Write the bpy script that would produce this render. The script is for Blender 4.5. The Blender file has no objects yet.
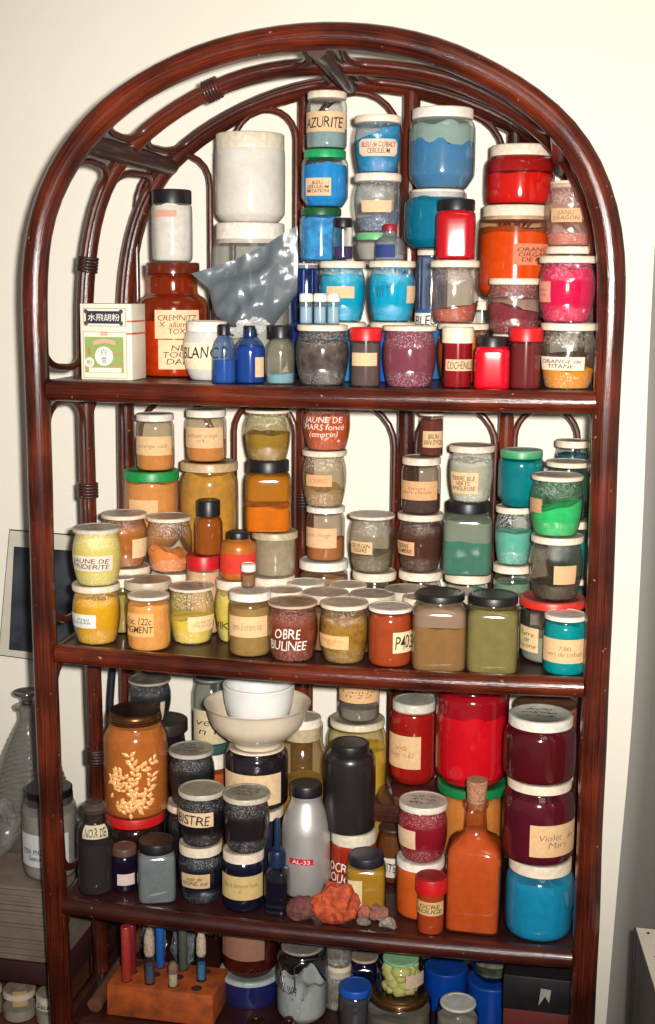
import bpy, bmesh, math, random
from math import sin, cos, pi, radians, asin, atan2, sqrt, exp
from mathutils import Vector, Matrix, noise

random.seed(7)
SC = bpy.context.scene
COL = SC.collection
DEBUG = []

# ------------------------------------------------------------------ camera
F = 1300.0
CAM = Vector((0.3262, -1.531, 1.3919))
PITCH, YAW, ROLL = 0.17, -0.197, 0.0073
fw = Vector((sin(YAW)*cos(PITCH), cos(YAW)*cos(PITCH), -sin(PITCH)))
rt0 = Vector((cos(YAW), -sin(YAW), 0)); up0 = rt0.cross(fw)
rt = rt0*cos(ROLL)+up0*sin(ROLL); up = up0*cos(ROLL)-rt0*sin(ROLL)

def proj(P):
    d = Vector(P)-CAM; z = d.dot(fw)
    return 327.5+F*d.dot(rt)/z, 512-F*d.dot(up)/z
def depth(P): return (Vector(P)-CAM).dot(fw)
def ray(px, py): return fw + rt*((px-327.5)/F) - up*((py-512)/F)
def at_Y(px, py, Y):
    d = ray(px, py); return CAM + d*((Y-CAM.y)/d.y)
def at_Z(px, py, Z):
    d = ray(px, py); return CAM + d*((Z-CAM.z)/d.z)
def z_for(X, Y, py):
    k = (512-py)/F
    d0 = Vector((X, Y, 0))-CAM
    # (d0+z*ez).up = k*(d0+z*ez).fw
    return (k*d0.dot(fw)-d0.dot(up))/(up.z-k*fw.z)
def y_for(X, Z, py):
    k = (512-py)/F
    d0 = Vector((X, 0, Z))-CAM
    return (k*d0.dot(fw)-d0.dot(up))/(up.y-k*fw.y)

cam = bpy.data.cameras.new('camera'); co = bpy.data.objects.new('camera', cam); COL.objects.link(co)
cam.sensor_fit = 'HORIZONTAL'; cam.sensor_width = 36; cam.lens = F/655*36; cam.clip_start = .05
M = Matrix((rt, up, -fw)).transposed().to_4x4(); M.translation = CAM
co.matrix_world = M
SC.camera = co
SC.view_settings.view_transform = 'Standard'
SC.view_settings.look = 'None'
SC.cycles.transparent_max_bounces = 40
SC.cycles.max_bounces = 7
SC.cycles.sample_clamp_indirect = 4

# ------------------------------------------------------------------ materials
def lin(c):
    r = []
    for v in c[:3]:
        v = v/255.0
        r.append(v/12.92 if v <= .04045 else ((v+.055)/1.055)**2.4)
    return (r[0], r[1], r[2], 1)
MC = {}
def newmat(key):
    m = bpy.data.materials.new(str(key)[:60]); m.use_nodes = True
    nt = m.node_tree; nt.nodes.clear()
    out = nt.nodes.new('ShaderNodeOutputMaterial')
    return m, nt, out
def N(nt, t, **kw):
    n = nt.nodes.new(t)
    for k, v in kw.items():
        if k in n.inputs.keys(): n.inputs[k].default_value = v
        else: setattr(n, k, v)
    return n
def L(nt, a, b): nt.links.new(a, b)

def plain(c, rough=.5, var=.12, scale=60, metal=0, coat=0, bump=0, spec=.5, c2=None):
    key = ('plain', tuple(c), rough, var, scale, metal, coat, bump, spec, c2)
    if key in MC: return MC[key]
    m, nt, out = newmat('surface_%d_%d_%d' % tuple(c[:3]))
    b = N(nt, 'ShaderNodeBsdfPrincipled', Roughness=rough, Metallic=metal)
    b.inputs['Coat Weight'].default_value = coat
    b.inputs['Specular IOR Level'].default_value = spec
    tc = N(nt, 'ShaderNodeTexCoord')
    no = N(nt, 'ShaderNodeTexNoise', Scale=scale, Detail=4.0)
    L(nt, tc.outputs['Object'], no.inputs['Vector'])
    mx = N(nt, 'ShaderNodeMix', data_type='RGBA')
    mr = N(nt, 'ShaderNodeMapRange'); mr.inputs[1].default_value = .3; mr.inputs[2].default_value = .7
    L(nt, no.outputs[0], mr.inputs[0]); L(nt, mr.outputs[0], mx.inputs[0])
    l1 = lin(c); l2 = lin(c2) if c2 else tuple(v*(1-var*2) for v in l1[:3])+(1,)
    if not c2: l1 = tuple(min(1, v*(1+var*.6)) for v in l1[:3])+(1,)
    mx.inputs[6].default_value = l1; mx.inputs[7].default_value = l2
    L(nt, mx.outputs[2], b.inputs['Base Color'])
    if bump:
        bp = N(nt, 'ShaderNodeBump', Strength=bump, Distance=.001)
        L(nt, no.outputs[0], bp.inputs['Height']); L(nt, bp.outputs[0], b.inputs['Normal'])
    L(nt, b.outputs[0], out.inputs[0]); MC[key] = m; return m

def powder(c, c2=None, amt=.5, scale=90):
    """matte pigment powder, darker and lighter grains"""
    key = ('powder', tuple(c), c2, amt, scale)
    if key in MC: return MC[key]
    m, nt, out = newmat('powder_%d_%d_%d' % tuple(c))
    b = N(nt, 'ShaderNodeBsdfPrincipled', Roughness=.9)
    b.inputs['Specular IOR Level'].default_value = .1
    tc = N(nt, 'ShaderNodeTexCoord')
    no = N(nt, 'ShaderNodeTexNoise', Scale=scale, Detail=5.0, Roughness=.6)
    fi = N(nt, 'ShaderNodeTexNoise', Scale=1400.0, Detail=2.0)
    L(nt, tc.outputs['Object'], no.inputs['Vector']); L(nt, tc.outputs['Object'], fi.inputs['Vector'])
    mr = N(nt, 'ShaderNodeMapRange'); mr.inputs[1].default_value = .5-.12; mr.inputs[2].default_value = .62
    L(nt, no.outputs[0], mr.inputs[0])
    l1 = lin(c); l2 = lin(c2) if c2 else tuple(v*.72 for v in l1[:3])+(1,)
    mx = N(nt, 'ShaderNodeMix', data_type='RGBA'); mx.inputs[6].default_value = l1; mx.inputs[7].default_value = l2
    mu = N(nt, 'ShaderNodeMath', operation='MULTIPLY'); mu.inputs[1].default_value = amt if c2 else .6
    L(nt, mr.outputs[0], mu.inputs[0]); L(nt, mu.outputs[0], mx.inputs[0])
    m2 = N(nt, 'ShaderNodeMix', data_type='RGBA', blend_type='MULTIPLY'); m2.inputs[0].default_value = .18
    L(nt, mx.outputs[2], m2.inputs[6]); L(nt, fi.outputs[0], m2.inputs[7])
    g = N(nt, 'ShaderNodeGamma', Gamma=.84)
    L(nt, m2.outputs[2], g.inputs[0]); L(nt, g.outputs[0], b.inputs['Base Color'])
    L(nt, b.outputs[0], out.inputs[0]); MC[key] = m; return m

def glass(tint=(235, 238, 235), res=None, den=0., emb=0, gl=.10, scale=70, edge=.62, grad=None):
    """thin clear glass with darker rims, flash glints and a film of powder stuck inside"""
    den = den*.33 if den < .65 else den*.8
    tint = tuple(255*(v/255)**.45 for v in tint)
    key = ('glass', tuple(tint), res, den, emb, gl, scale, edge, grad)
    if key in MC: return MC[key]
    m, nt, out = newmat('glass_%d_%d_%d' % tuple(tint))
    lw = N(nt, 'ShaderNodeLayerWeight', Blend=.5)
    tc = N(nt, 'ShaderNodeTexCoord')
    pw = N(nt, 'ShaderNodeMath', operation='POWER'); pw.inputs[1].default_value = 3.2
    L(nt, lw.outputs['Facing'], pw.inputs[0])
    tr = N(nt, 'ShaderNodeBsdfTransparent')
    mx = N(nt, 'ShaderNodeMix', data_type='RGBA')
    t = lin(tint); mx.inputs[6].default_value = t; mx.inputs[7].default_value = tuple(v*(1-edge) for v in t[:3])+(1,)
    L(nt, pw.outputs[0], mx.inputs[0]); L(nt, mx.outputs[2], tr.inputs[0])
    gs = N(nt, 'ShaderNodeBsdfGlossy', Roughness=gl)
    if emb:
        vo = N(nt, 'ShaderNodeTexNoise', Scale=420.0, Detail=1.0)
        L(nt, tc.outputs['Object'], vo.inputs['Vector'])
        bp = N(nt, 'ShaderNodeBump', Strength=1.0, Distance=.0032*emb)
        # embossed bands at shoulder and foot (UV v runs up the glass)
        sx = N(nt, 'ShaderNodeSeparateXYZ'); L(nt, tc.outputs['UV'], sx.inputs[0])
        a = N(nt, 'ShaderNodeMath', operation='SUBTRACT'); a.inputs[1].default_value = .46; L(nt, sx.outputs[1], a.inputs[0])
        ab = N(nt, 'ShaderNodeMath', operation='ABSOLUTE'); L(nt, a.outputs[0], ab.inputs[0])
        r2 = N(nt, 'ShaderNodeMapRange'); r2.inputs[1].default_value = .17; r2.inputs[2].default_value = .27
        L(nt, ab.outputs[0], r2.inputs[0])
        mm = N(nt, 'ShaderNodeMath', operation='MULTIPLY'); L(nt, r2.outputs[0], mm.inputs[0]); L(nt, vo.outputs[0], mm.inputs[1])
        L(nt, mm.outputs[0], bp.inputs['Height']); L(nt, bp.outputs[0], gs.inputs['Normal'])
    fa = N(nt, 'ShaderNodeMath', operation='MULTIPLY_ADD'); fa.inputs[1].default_value = .5; fa.inputs[2].default_value = .09
    L(nt, pw.outputs[0], fa.inputs[0])
    ms = N(nt, 'ShaderNodeMixShader'); L(nt, fa.outputs[0], ms.inputs[0])
    base = tr.outputs[0]
    if res:
        df = N(nt, 'ShaderNodeBsdfDiffuse', Color=lin(res))
        no = N(nt, 'ShaderNodeTexNoise', Scale=float(scale), Detail=6.0, Roughness=.7)
        L(nt, tc.outputs['Object'], no.inputs['Vector'])
        mr = N(nt, 'ShaderNodeMapRange'); mr.inputs[1].default_value = .25; mr.inputs[2].default_value = .75
        mr.inputs[3].default_value = den*.45 if den < .5 else den-.15; mr.inputs[4].default_value = min(1, den*1.6 if den < .5 else den+.25)
        L(nt, no.outputs[0], mr.inputs[0])
        mr2 = N(nt, 'ShaderNodeMixShader'); L(nt, mr.outputs[0], mr2.inputs[0])
        L(nt, tr.outputs[0], mr2.inputs[1]); L(nt, df.outputs[0], mr2.inputs[2]); base = mr2.outputs[0]
    if emb:   # flash glints off the embossed bands, painted as pale diffuse specks
        sp = N(nt, 'ShaderNodeTexNoise', Scale=620.0, Detail=1.0); L(nt, tc.outputs['Object'], sp.inputs['Vector'])
        th = N(nt, 'ShaderNodeMapRange'); th.inputs[1].default_value = .585; th.inputs[2].default_value = .63; L(nt, sp.outputs[0], th.inputs[0])
        mk = N(nt, 'ShaderNodeMath', operation='MULTIPLY'); L(nt, th.outputs[0], mk.inputs[0]); L(nt, r2.outputs[0], mk.inputs[1])
        m8 = N(nt, 'ShaderNodeMath', operation='MULTIPLY'); m8.inputs[1].default_value = (.85 if sum(res or (400,)) > 330 else .55)*min(1, emb); L(nt, mk.outputs[0], m8.inputs[0])
        cc = res or (200, 196, 185); cl = tuple(int(255-(255-v)*.42) for v in cc)
        d2 = N(nt, 'ShaderNodeBsdfDiffuse', Color=lin(cl)); m9 = N(nt, 'ShaderNodeMixShader')
        L(nt, m8.outputs[0], m9.inputs[0]); L(nt, base, m9.inputs[1]); L(nt, d2.outputs[0], m9.inputs[2]); base = m9.outputs[0]
    L(nt, base, ms.inputs[1]); L(nt, gs.outputs[0], ms.inputs[2])
    L(nt, ms.outputs[0], out.inputs[0]); MC[key] = m; return m

def lidmat(side, top, rough=.4, metal=0, spec=.5):
    """plastic lid: clean side, dusty top painted dimmer"""
    key = ('lid', tuple(side), tuple(top), rough, metal, spec)
    if key in MC: return MC[key]
    m, nt, out = newmat('lid_%d_%d_%d' % tuple(side))
    b = N(nt, 'ShaderNodeBsdfPrincipled', Roughness=rough, Metallic=metal)
    b.inputs['Specular IOR Level'].default_value = spec
    tc = N(nt, 'ShaderNodeTexCoord'); sx = N(nt, 'ShaderNodeSeparateXYZ'); L(nt, tc.outputs['Normal'], sx.inputs[0])
    no = N(nt, 'ShaderNodeTexNoise', Scale=55.0, Detail=5.0, Roughness=.65); 
    geo = N(nt, 'ShaderNodeObjectInfo')
    va = N(nt, 'ShaderNodeVectorMath', operation='ADD'); L(nt, tc.outputs['Object'], va.inputs[0]); L(nt, geo.outputs['Location'], va.inputs[1])
    L(nt, va.outputs[0], no.inputs['Vector'])
    ad = N(nt, 'ShaderNodeMath', operation='MULTIPLY_ADD'); ad.inputs[1].default_value = 1.5; ad.inputs[2].default_value = .1
    L(nt, no.outputs[0], ad.inputs[0])
    a2 = N(nt, 'ShaderNodeMath', operation='MULTIPLY', use_clamp=True); L(nt, sx.outputs[2], a2.inputs[0]); L(nt, ad.outputs[0], a2.inputs[1])
    mx = N(nt, 'ShaderNodeMix', data_type='RGBA'); mx.inputs[6].default_value = lin(side); mx.inputs[7].default_value = lin(top)  # top tone mixes dust with the painted dimness of grazing flash
    L(nt, a2.outputs[0], mx.inputs[0])
    n2 = N(nt, 'ShaderNodeTexNoise', Scale=160.0, Detail=3.0); L(nt, va.outputs[0], n2.inputs['Vector'])
    mr = N(nt, 'ShaderNodeMapRange'); mr.inputs[1].default_value = .3; mr.inputs[2].default_value = .7; mr.inputs[3].default_value = .8; mr.inputs[4].default_value = 1.05
    L(nt, n2.outputs[0], mr.inputs[0])
    hv = N(nt, 'ShaderNodeHueSaturation'); L(nt, mx.outputs[2], hv.inputs['Color']); L(nt, mr.outputs[0], hv.inputs['Value'])
    L(nt, hv.outputs[0], b.inputs['Base Color']); L(nt, b.outputs[0], out.inputs[0]); MC[key] = m; return m

def rattan(c1=(116, 44, 22), c2=(40, 12, 8), rough=.22, key='rattan'):
    if key in MC: return MC[key]
    m, nt, out = newmat(key)
    b = N(nt, 'ShaderNodeBsdfPrincipled', Roughness=rough)
    b.inputs['Coat Weight'].default_value = .4; b.inputs['Coat Roughness'].default_value = .12
    tc = N(nt, 'ShaderNodeTexCoord')
    mp = N(nt, 'ShaderNodeMapping'); mp.inputs['Scale'].default_value = (7, 26, 1)
    L(nt, tc.outputs['UV'], mp.inputs['Vector'])
    no = N(nt, 'ShaderNodeTexNoise', Scale=1.6, Detail=7.0, Roughness=.65, Distortion=.3)
    L(nt, mp.outputs[0], no.inputs['Vector'])
    bl = N(nt, 'ShaderNodeTexNoise', Scale=9.0, Detail=4.0); L(nt, tc.outputs['Object'], bl.inputs['Vector'])
    ad = N(nt, 'ShaderNodeMath', operation='ADD'); L(nt, no.outputs[0], ad.inputs[0]); L(nt, bl.outputs[0], ad.inputs[1])
    cr = N(nt, 'ShaderNodeValToRGB'); L(nt, ad.outputs[0], cr.inputs[0])
    e = cr.color_ramp.elements; e[0].position = .25; e[0].color = lin(c2); e[1].position = .8; e[1].color = lin(c1)
    md = cr.color_ramp.elements.new(.53); md.color = lin(tuple(int(.5*(a+b_)) for a, b_ in zip(c1, c2)))
    cr2 = N(nt, 'ShaderNodeMapRange'); cr2.inputs[1].default_value = .62; cr2.inputs[2].default_value = 1.38
    L(nt, ad.outputs[0], cr2.inputs[0]); L(nt, cr2.outputs[0], cr.inputs[0])
    sc = N(nt, 'ShaderNodeTexNoise', Scale=130.0, Detail=2.0); L(nt, tc.outputs['Object'], sc.inputs['Vector'])
    s2 = N(nt, 'ShaderNodeMapRange'); s2.inputs[1].default_value = .72; s2.inputs[2].default_value = .78; L(nt, sc.outputs[0], s2.inputs[0])
    mx = N(nt, 'ShaderNodeMix', data_type='RGBA'); L(nt, s2.outputs[0], mx.inputs[0]); L(nt, cr.outputs[0], mx.inputs[6]); mx.inputs[7].default_value = lin((176, 120, 84))
    L(nt, mx.outputs[2], b.inputs['Base Color'])
    bp = N(nt, 'ShaderNodeBump', Strength=.25, Distance=.002); L(nt, no.outputs[0], bp.inputs['Height']); L(nt, bp.outputs[0], b.inputs['Normal'])
    L(nt, b.outputs[0], out.inputs[0]); MC[key] = m; return m

def wallmat(c, key):
    m, nt, out = newmat(key)
    b = N(nt, 'ShaderNodeBsdfPrincipled', Roughness=.85); b.inputs['Specular IOR Level'].default_value = .2
    tc = N(nt, 'ShaderNodeTexCoord')
    n1 = N(nt, 'ShaderNodeTexNoise', Scale=2.2, Detail=5.0, Roughness=.6); L(nt, tc.outputs['Object'], n1.inputs['Vector'])
    n2 = N(nt, 'ShaderNodeTexNoise', Scale=22.0, Detail=6.0, Roughness=.65); L(nt, tc.outputs['Object'], n2.inputs['Vector'])
    n3 = N(nt, 'ShaderNodeTexNoise', Scale=7.0, Detail=3.0, Distortion=1.5); L(nt, tc.outputs['Object'], n3.inputs['Vector'])
    mx = N(nt, 'ShaderNodeMix', data_type='RGBA'); mx.inputs[6].default_value = lin(c); mx.inputs[7].default_value = tuple(v*.9 for v in lin(c)[:3])+(1,)
    L(nt, n1.outputs[0], mx.inputs[0]); L(nt, mx.outputs[2], b.inputs['Base Color'])
    # hairline plaster cracks
    vo = N(nt, 'ShaderNodeTexVoronoi', feature='DISTANCE_TO_EDGE', Scale=2.6)
    ma = N(nt, 'ShaderNodeVectorMath', operation='MULTIPLY_ADD'); ma.inputs[1].default_value = (.35, .35, .35)
    L(nt, n3.outputs[1], ma.inputs[0]); L(nt, tc.outputs['Object'], ma.inputs[2]); L(nt, ma.outputs[0], vo.inputs['Vector'])
    mr = N(nt, 'ShaderNodeMapRange'); mr.inputs[1].default_value = 0; mr.inputs[2].default_value = .006; L(nt, vo.outputs[0], mr.inputs[0])
    ad = N(nt, 'ShaderNodeMath', operation='MULTIPLY_ADD'); ad.inputs[1].default_value = .25; L(nt, mr.outputs[0], ad.inputs[0]); L(nt, n2.outputs[0], ad.inputs[2])
    bp = N(nt, 'ShaderNodeBump', Strength=.35, Distance=.002); L(nt, ad.outputs[0], bp.inputs['Height']); L(nt, bp.outputs[0], b.inputs['Normal'])
    L(nt, b.outputs[0], out.inputs[0]); return m

# ------------------------------------------------------------------ mesh helpers
def link(name, me, mat, parent=None, loc=None):
    o = bpy.data.objects.new(name, me); COL.objects.link(o)
    if mat: me.materials.append(mat)
    if parent is not None: o.parent = parent
    if loc is not None: o.location = loc
    return o
def finish(name, bm, mat, parent=None, sharp=40, smooth=True, loc=None):
    me = bpy.data.meshes.new(name); bm.normal_update(); bm.to_mesh(me); bm.free()
    if smooth:
        for p in me.polygons: p.use_smooth = True
        me.set_sharp_from_angle(angle=radians(sharp))
    return link(name, me, mat, parent, loc)
def tag(o, label, cat, group=None, kind=None):
    if label: o['label'] = label
    if cat: o['category'] = cat
    if group: o['group'] = group
    if kind: o['kind'] = kind
    return o
def empty(name, loc, label, cat, group=None, rz=0):
    o = bpy.data.objects.new(name, None); COL.objects.link(o); o.location = loc; o.rotation_euler = (0, 0, rz)
    o.empty_display_size = .02
    return tag(o, label, cat, group)

def chaikin(p, it=2):
    for _ in range(it):
        q = [p[0]]
        for a, b in zip(p[:-1], p[1:]):
            q.append((a[0]*.75+b[0]*.25, a[1]*.75+b[1]*.25)); q.append((a[0]*.25+b[0]*.75, a[1]*.25+b[1]*.75))
        q.append(p[-1]); p = q
    return p
def srad(th, n):
    if n <= 2.01: return 1.0
    return 1.0/((abs(cos(th))**n+abs(sin(th))**n)**(1.0/n))
def lathe_bm(prof, seg=40, sq=2, rib=0, ribamp=.012, ribz=None, disp=None, rot=0):
    """prof list of (r,z); closes on the axis when r==0"""
    bm = bmesh.new(); uvl = bm.loops.layers.uv.new('UVMap')
    rings = []; zs = [p[1] for p in prof]; z0, z1 = min(zs), max(zs); rmax = max(p[0] for p in prof)
    for r, z in prof:
        if r < 1e-6: 
            v = bm.verts.new((0, 0, z)); rings.append([v])
            if disp: v.co = disp(v.co)
        else:
            ring = []
            for i in range(seg):
                th = 2*pi*i/seg; rr = r*srad(th, sq if sq <= 2.01 else 2+(sq-2)*max(0, min(1, (r/rmax-.8)/.17)) if z > .5*zs[-1] else sq)
                if rib and ribz and ribz[0] <= z <= ribz[1]: rr *= 1+ribamp*(1 if i % 2 else -1)
                v = bm.verts.new((rr*cos(th+rot), rr*sin(th+rot), z))
                if disp: v.co = disp(v.co)
                ring.append(v)
            rings.append(ring)
    n = len(prof)
    for k in range(n-1):
        a, b = rings[k], rings[k+1]
        va = (zs[k]-z0)/max(1e-6, z1-z0); vb = (zs[k+1]-z0)/max(1e-6, z1-z0)
        for i in range(seg):
            j = (i+1) % seg
            if len(a) == 1 and len(b) == 1: continue
            if len(a) == 1: vs = [a[0], b[j], b[i]]; uv = [((i+.5)/seg, va), ((i+1)/seg, vb), (i/seg, vb)]
            elif len(b) == 1: vs = [a[i], a[j], b[0]]; uv = [(i/seg, va), ((i+1)/seg, va), ((i+.5)/seg, vb)]
            else: vs = [a[i], a[j], b[j], b[i]]; uv = [(i/seg, va), ((i+1)/seg, va), ((i+1)/seg, vb), (i/seg, vb)]
            try: f = bm.faces.new(vs)
            except ValueError: continue
            for l, u in zip(f.loops, uv): l[uvl].uv = u
    return bm

def catmull(pts, n=8, closed=False):
    P = [Vector(p) for p in pts]; m = len(P); out = []
    rng = range(m) if closed else range(m-1)
    for i in rng:
        p0 = P[(i-1) % m] if closed or i > 0 else P[0]*2-P[1]
        p1 = P[i]; p2 = P[(i+1) % m]
        p3 = P[(i+2) % m] if closed or i+2 < m else P[-1]*2-P[-2]
        for k in range(n):
            t = k/n; t2 = t*t; t3 = t2*t
            out.append(.5*((2*p1)+(p2-p0)*t+(2*p0-5*p1+4*p2-p3)*t2+(3*p1-p0-3*p2+p3)*t3))
    if not closed: out.append(P[-1])
    return out
def tube_into(bm, path, r, seg=16, closed=False, cap=True, wob=0.0):
    uvl = bm.loops.layers.uv.verify()
    n = len(path); rings = []; ref = None; dist = 0; ds = []
    for i, p in enumerate(path):
        if closed: t = (path[(i+1) % n]-path[(i-1) % n]).normalized()
        else: t = (path[min(n-1, i+1)]-path[max(0, i-1)]).normalized()
        if ref is None:
            ref = Vector((0, 1, 0)) if abs(t.y) < .9 else Vector((0, 0, 1))
        u = (ref-t*ref.dot(t)).normalized(); ref = u; w = t.cross(u)
        if i: dist += (path[i]-path[i-1]).length
        ds.append(dist)
        rr = r(i/(n-1)) if callable(r) else r
        if wob: rr *= 1+wob*noise.noise(Vector((dist*9, p.x*3, 5)))
        rings.append([bm.verts.new(p+u*(rr*cos(2*pi*k/seg))+w*(rr*sin(2*pi*k/seg))) for k in range(seg)])
    for i in range(n if closed else n-1):
        a, b = rings[i], rings[(i+1) % n]; d0 = ds[i]; d1 = ds[(i+1) % n] if i+1 < n else dist
        for k in range(seg):
            j = (k+1) % seg
            f = bm.faces.new([a[k], a[j], b[j], b[k]])
            for l, uv in zip(f.loops, [(d0, k/seg), (d0, (k+1)/seg), (d1, (k+1)/seg), (d1, k/seg)]): l[uvl].uv = uv
    if cap and not closed:
        bm.faces.new(rings[0][::-1]); bm.faces.new(rings[-1])
def tube(name, path, r, mat, parent=None, seg=16, closed=False, wob=0.0, label=None):
    bm = bmesh.new(); tube_into(bm, path, r, seg, closed, wob=wob)
    bmesh.ops.recalc_face_normals(bm, faces=bm.faces)
    o = finish(name, bm, mat, parent, sharp=60)
    if label: o['label'] = label
    return o
def box_bm(x0, x1, y0, y1, z0, z1, bev=.001, seg=2, bm=None):
    own = bm is None
    if own: bm = bmesh.new()
    vs = [bm.verts.new((x, y, z)) for z in (z0, z1) for y in (y0, y1) for x in (x0, x1)]
    fs = []
    for q in ((0, 2, 3, 1), (4, 5, 7, 6), (0, 1, 5, 4), (2, 6, 7, 3), (0, 4, 6, 2), (1, 3, 7, 5)):
        fs.append(bm.faces.new([vs[i] for i in q]))
    if bev and own: bmesh.ops.bevel(bm, geom=bm.edges[:], offset=bev, segments=seg, affect='EDGES', profile=.5)
    return bm

# ---- lettering
def text_mesh(lines, shear=.12, bold=.0, jitter=.0, align='CENTER', space=.95):
    cu = bpy.data.curves.new('lettering', 'FONT'); cu.body = '\n'.join(lines); cu.align_x = align
    cu.shear = shear; cu.offset = bold; cu.resolution_u = 2; cu.space_line = .85; cu.space_character = space
    o = bpy.data.objects.new('tmp_text', cu); COL.objects.link(o)
    dg = bpy.context.evaluated_depsgraph_get(); me = bpy.data.meshes.new_from_object(o.evaluated_get(dg))
    bpy.data.objects.remove(o); bpy.data.curves.remove(cu)
    if not me.vertices: return None
    xs = [v.co.x for v in me.vertices]; ys = [v.co.y for v in me.vertices]
    x0, x1, y0, y1 = min(xs), max(xs), min(ys), max(ys)
    for v in me.vertices:
        if jitter:
            v.co.y += jitter*noise.noise(Vector((v.co.x*1.3, v.co.y*.4, 3.1)))
            v.co.x += jitter*.7*noise.noise(Vector((v.co.x*1.7, v.co.y*1.1, 9.1)))
        v.co.x = (v.co.x-x0)/max(1e-6, x1-x0); v.co.y = (v.co.y-y0)/max(1e-6, y1-y0); v.co.z = 0
    return me
INK = (38, 30, 28)

# ------------------------------------------------------------------ zoom frames (pixel bookkeeping)
FR = {'A': (60, 100, 2.62), 'B': (10, 120, 3.275), 'C': (280, 80, 3.2), 'D': (420, 80, 2.977), 'E': (50, 390, 2.339),
      'G': (290, 390, 3.303), 'H': (420, 390, 3.119), 'I': (60, 660, 2.339), 'J': (270, 670, 3.447), 'K': (370, 670, 2.848),
      'L': (60, 880, 2.259), 'M': (320, 900, 1.955), 'N': (0, 660, 2.813), 'P': (0, 0, 1)}
ZS = {1: 1.2649, 2: .9238, 3: .5745, 4: .402}
SAG = {1: .002, 2: .006, 3: .006, 4: .003}
RAILR = .0125
def shelf_z(i, x):
    return ZS[i] - SAG[i]*(1-min(1, (x/.333)**2)) + RAILR*(.95 if i == 1 else .55)

PROF = {
 'yogurt': [(0, 0), (.70, 0), (.78, .015), (.83, .06), (.92, .22), (.99, .42), (1, .58), (.975, .72), (.90, .84), (.85, .90), (.85, 1)],
 'straight': [(0, 0), (.82, 0), (.93, .02), (.99, .07), (1, .14), (1, .76), (.98, .83), (.90, .89), (.87, .92), (.87, 1)],
 'chunky': [(0, 0), (.70, 0), (.76, .02), (.97, .16), (1, .22), (1, .76), (.97, .84), (.88, .90), (.85, .92), (.85, 1)],
 'bigjar': [(0, 0), (.74, 0), (.82, .015), (.97, .09), (1, .13), (1, .84), (.97, .90), (.89, .94), (.86, .96), (.86, 1)],
 'square': [(0, 0), (.88, 0), (.96, .012), (1, .05), (1, .74), (.96, .82), (.84, .88), (.78, .91), (.78, 1)],
 'vial': [(0, 0), (.9, 0), (.97, .01), (1, .04), (1, .95), (.97, 1)],
 'bottle': [(0, 0), (.86, 0), (.96, .02), (1, .06), (1, .56), (.97, .66), (.80, .77), (.52, .85), (.47, .88), (.47, 1)],
 'pot': [(0, 0), (.93, 0), (.97, .02), (1, .9), (1, 1)],
 'wide': [(0, 0), (.80, 0), (.92, .02), (1, .10), (1, .70), (.96, .80), (.84, .88), (.80, .90), (.80, 1)],
 'round': [(0, 0), (.55, 0), (.68, .02), (.86, .18), (.98, .40), (1, .55), (.95, .75), (.84, .88), (.80, .92), (.80, 1)],
}
CREAM = ((238, 220, 196), (156, 137, 120)); WHITE = ((242, 232, 218), (180, 168, 152)); BLACK = ((20, 18, 24), (46, 38, 34))
TAN = ((222, 205, 176), (165, 145, 120)); RED = ((206, 22, 28), (150, 40, 40)); GREEN = ((20, 140, 72), (70, 120, 70))
BROWNL = ((70, 40, 34), (80, 60, 50)); BRASS = ((150, 110, 62), (90, 72, 55)); GREYL = ((180, 178, 170), (120, 112, 105))
BLUEL = ((20, 70, 160), (40, 70, 130))
KRAFT = (214, 178, 138); PAPER = (225, 205, 175)
GROUP = {'yogurt': 'rounded yogurt jars of pigment', 'straight': 'straight sided jars of pigment', 'chunky': 'chunky wide jars of pigment', 'bigjar': 'tall wide jars of pigment',
         'square': 'square shouldered jars of pigment', 'vial': 'narrow vials of pigment', 'bottle': 'small shouldered bottles of pigment', 'wide': 'wide jars of pigment',
         'pot': 'straight plastic pots of pigment', 'round': 'round bellied jars of pigment'}
TOP = {}

def profile(kind, r, h):
    pr = PROF[kind] if isinstance(kind, str) else kind
    pts = chaikin(pr, 2)
    return [(a*r, b*h) for a, b in pts]
def rad_at(prof, z):
    best = prof[-1][0]
    for (r0, z0), (r1, z1) in zip(prof[:-1], prof[1:]):
        if z0 <= z <= z1 and r0 > 0:
            return r0+(r1-r0)*((z-z0)/max(1e-7, z1-z0))
    return best

def sheet(name, S, x0, x1, z0, z1, off, mat, parent, nx=14, nz=5, ragged=0, notch=0):
    bm = bmesh.new(); g = []
    for j in range(nz+1):
        row = []
        for i in range(nx+1):
            u = x0+(x1-x0)*i/nx; w = z0+(z1-z0)*j/nz
            if notch and (j == 0 or j == nz) : u = (u-(x0+x1)/2)*.84+(x0+x1)/2
            row.append(bm.verts.new(S(u, w, off)))
        g.append(row)
    for j in range(nz):
        for i in range(nx): bm.faces.new([g[j][i], g[j][i+1], g[j+1][i+1], g[j+1][i]])
    return finish(name, bm, mat, parent, sharp=80)

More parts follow.
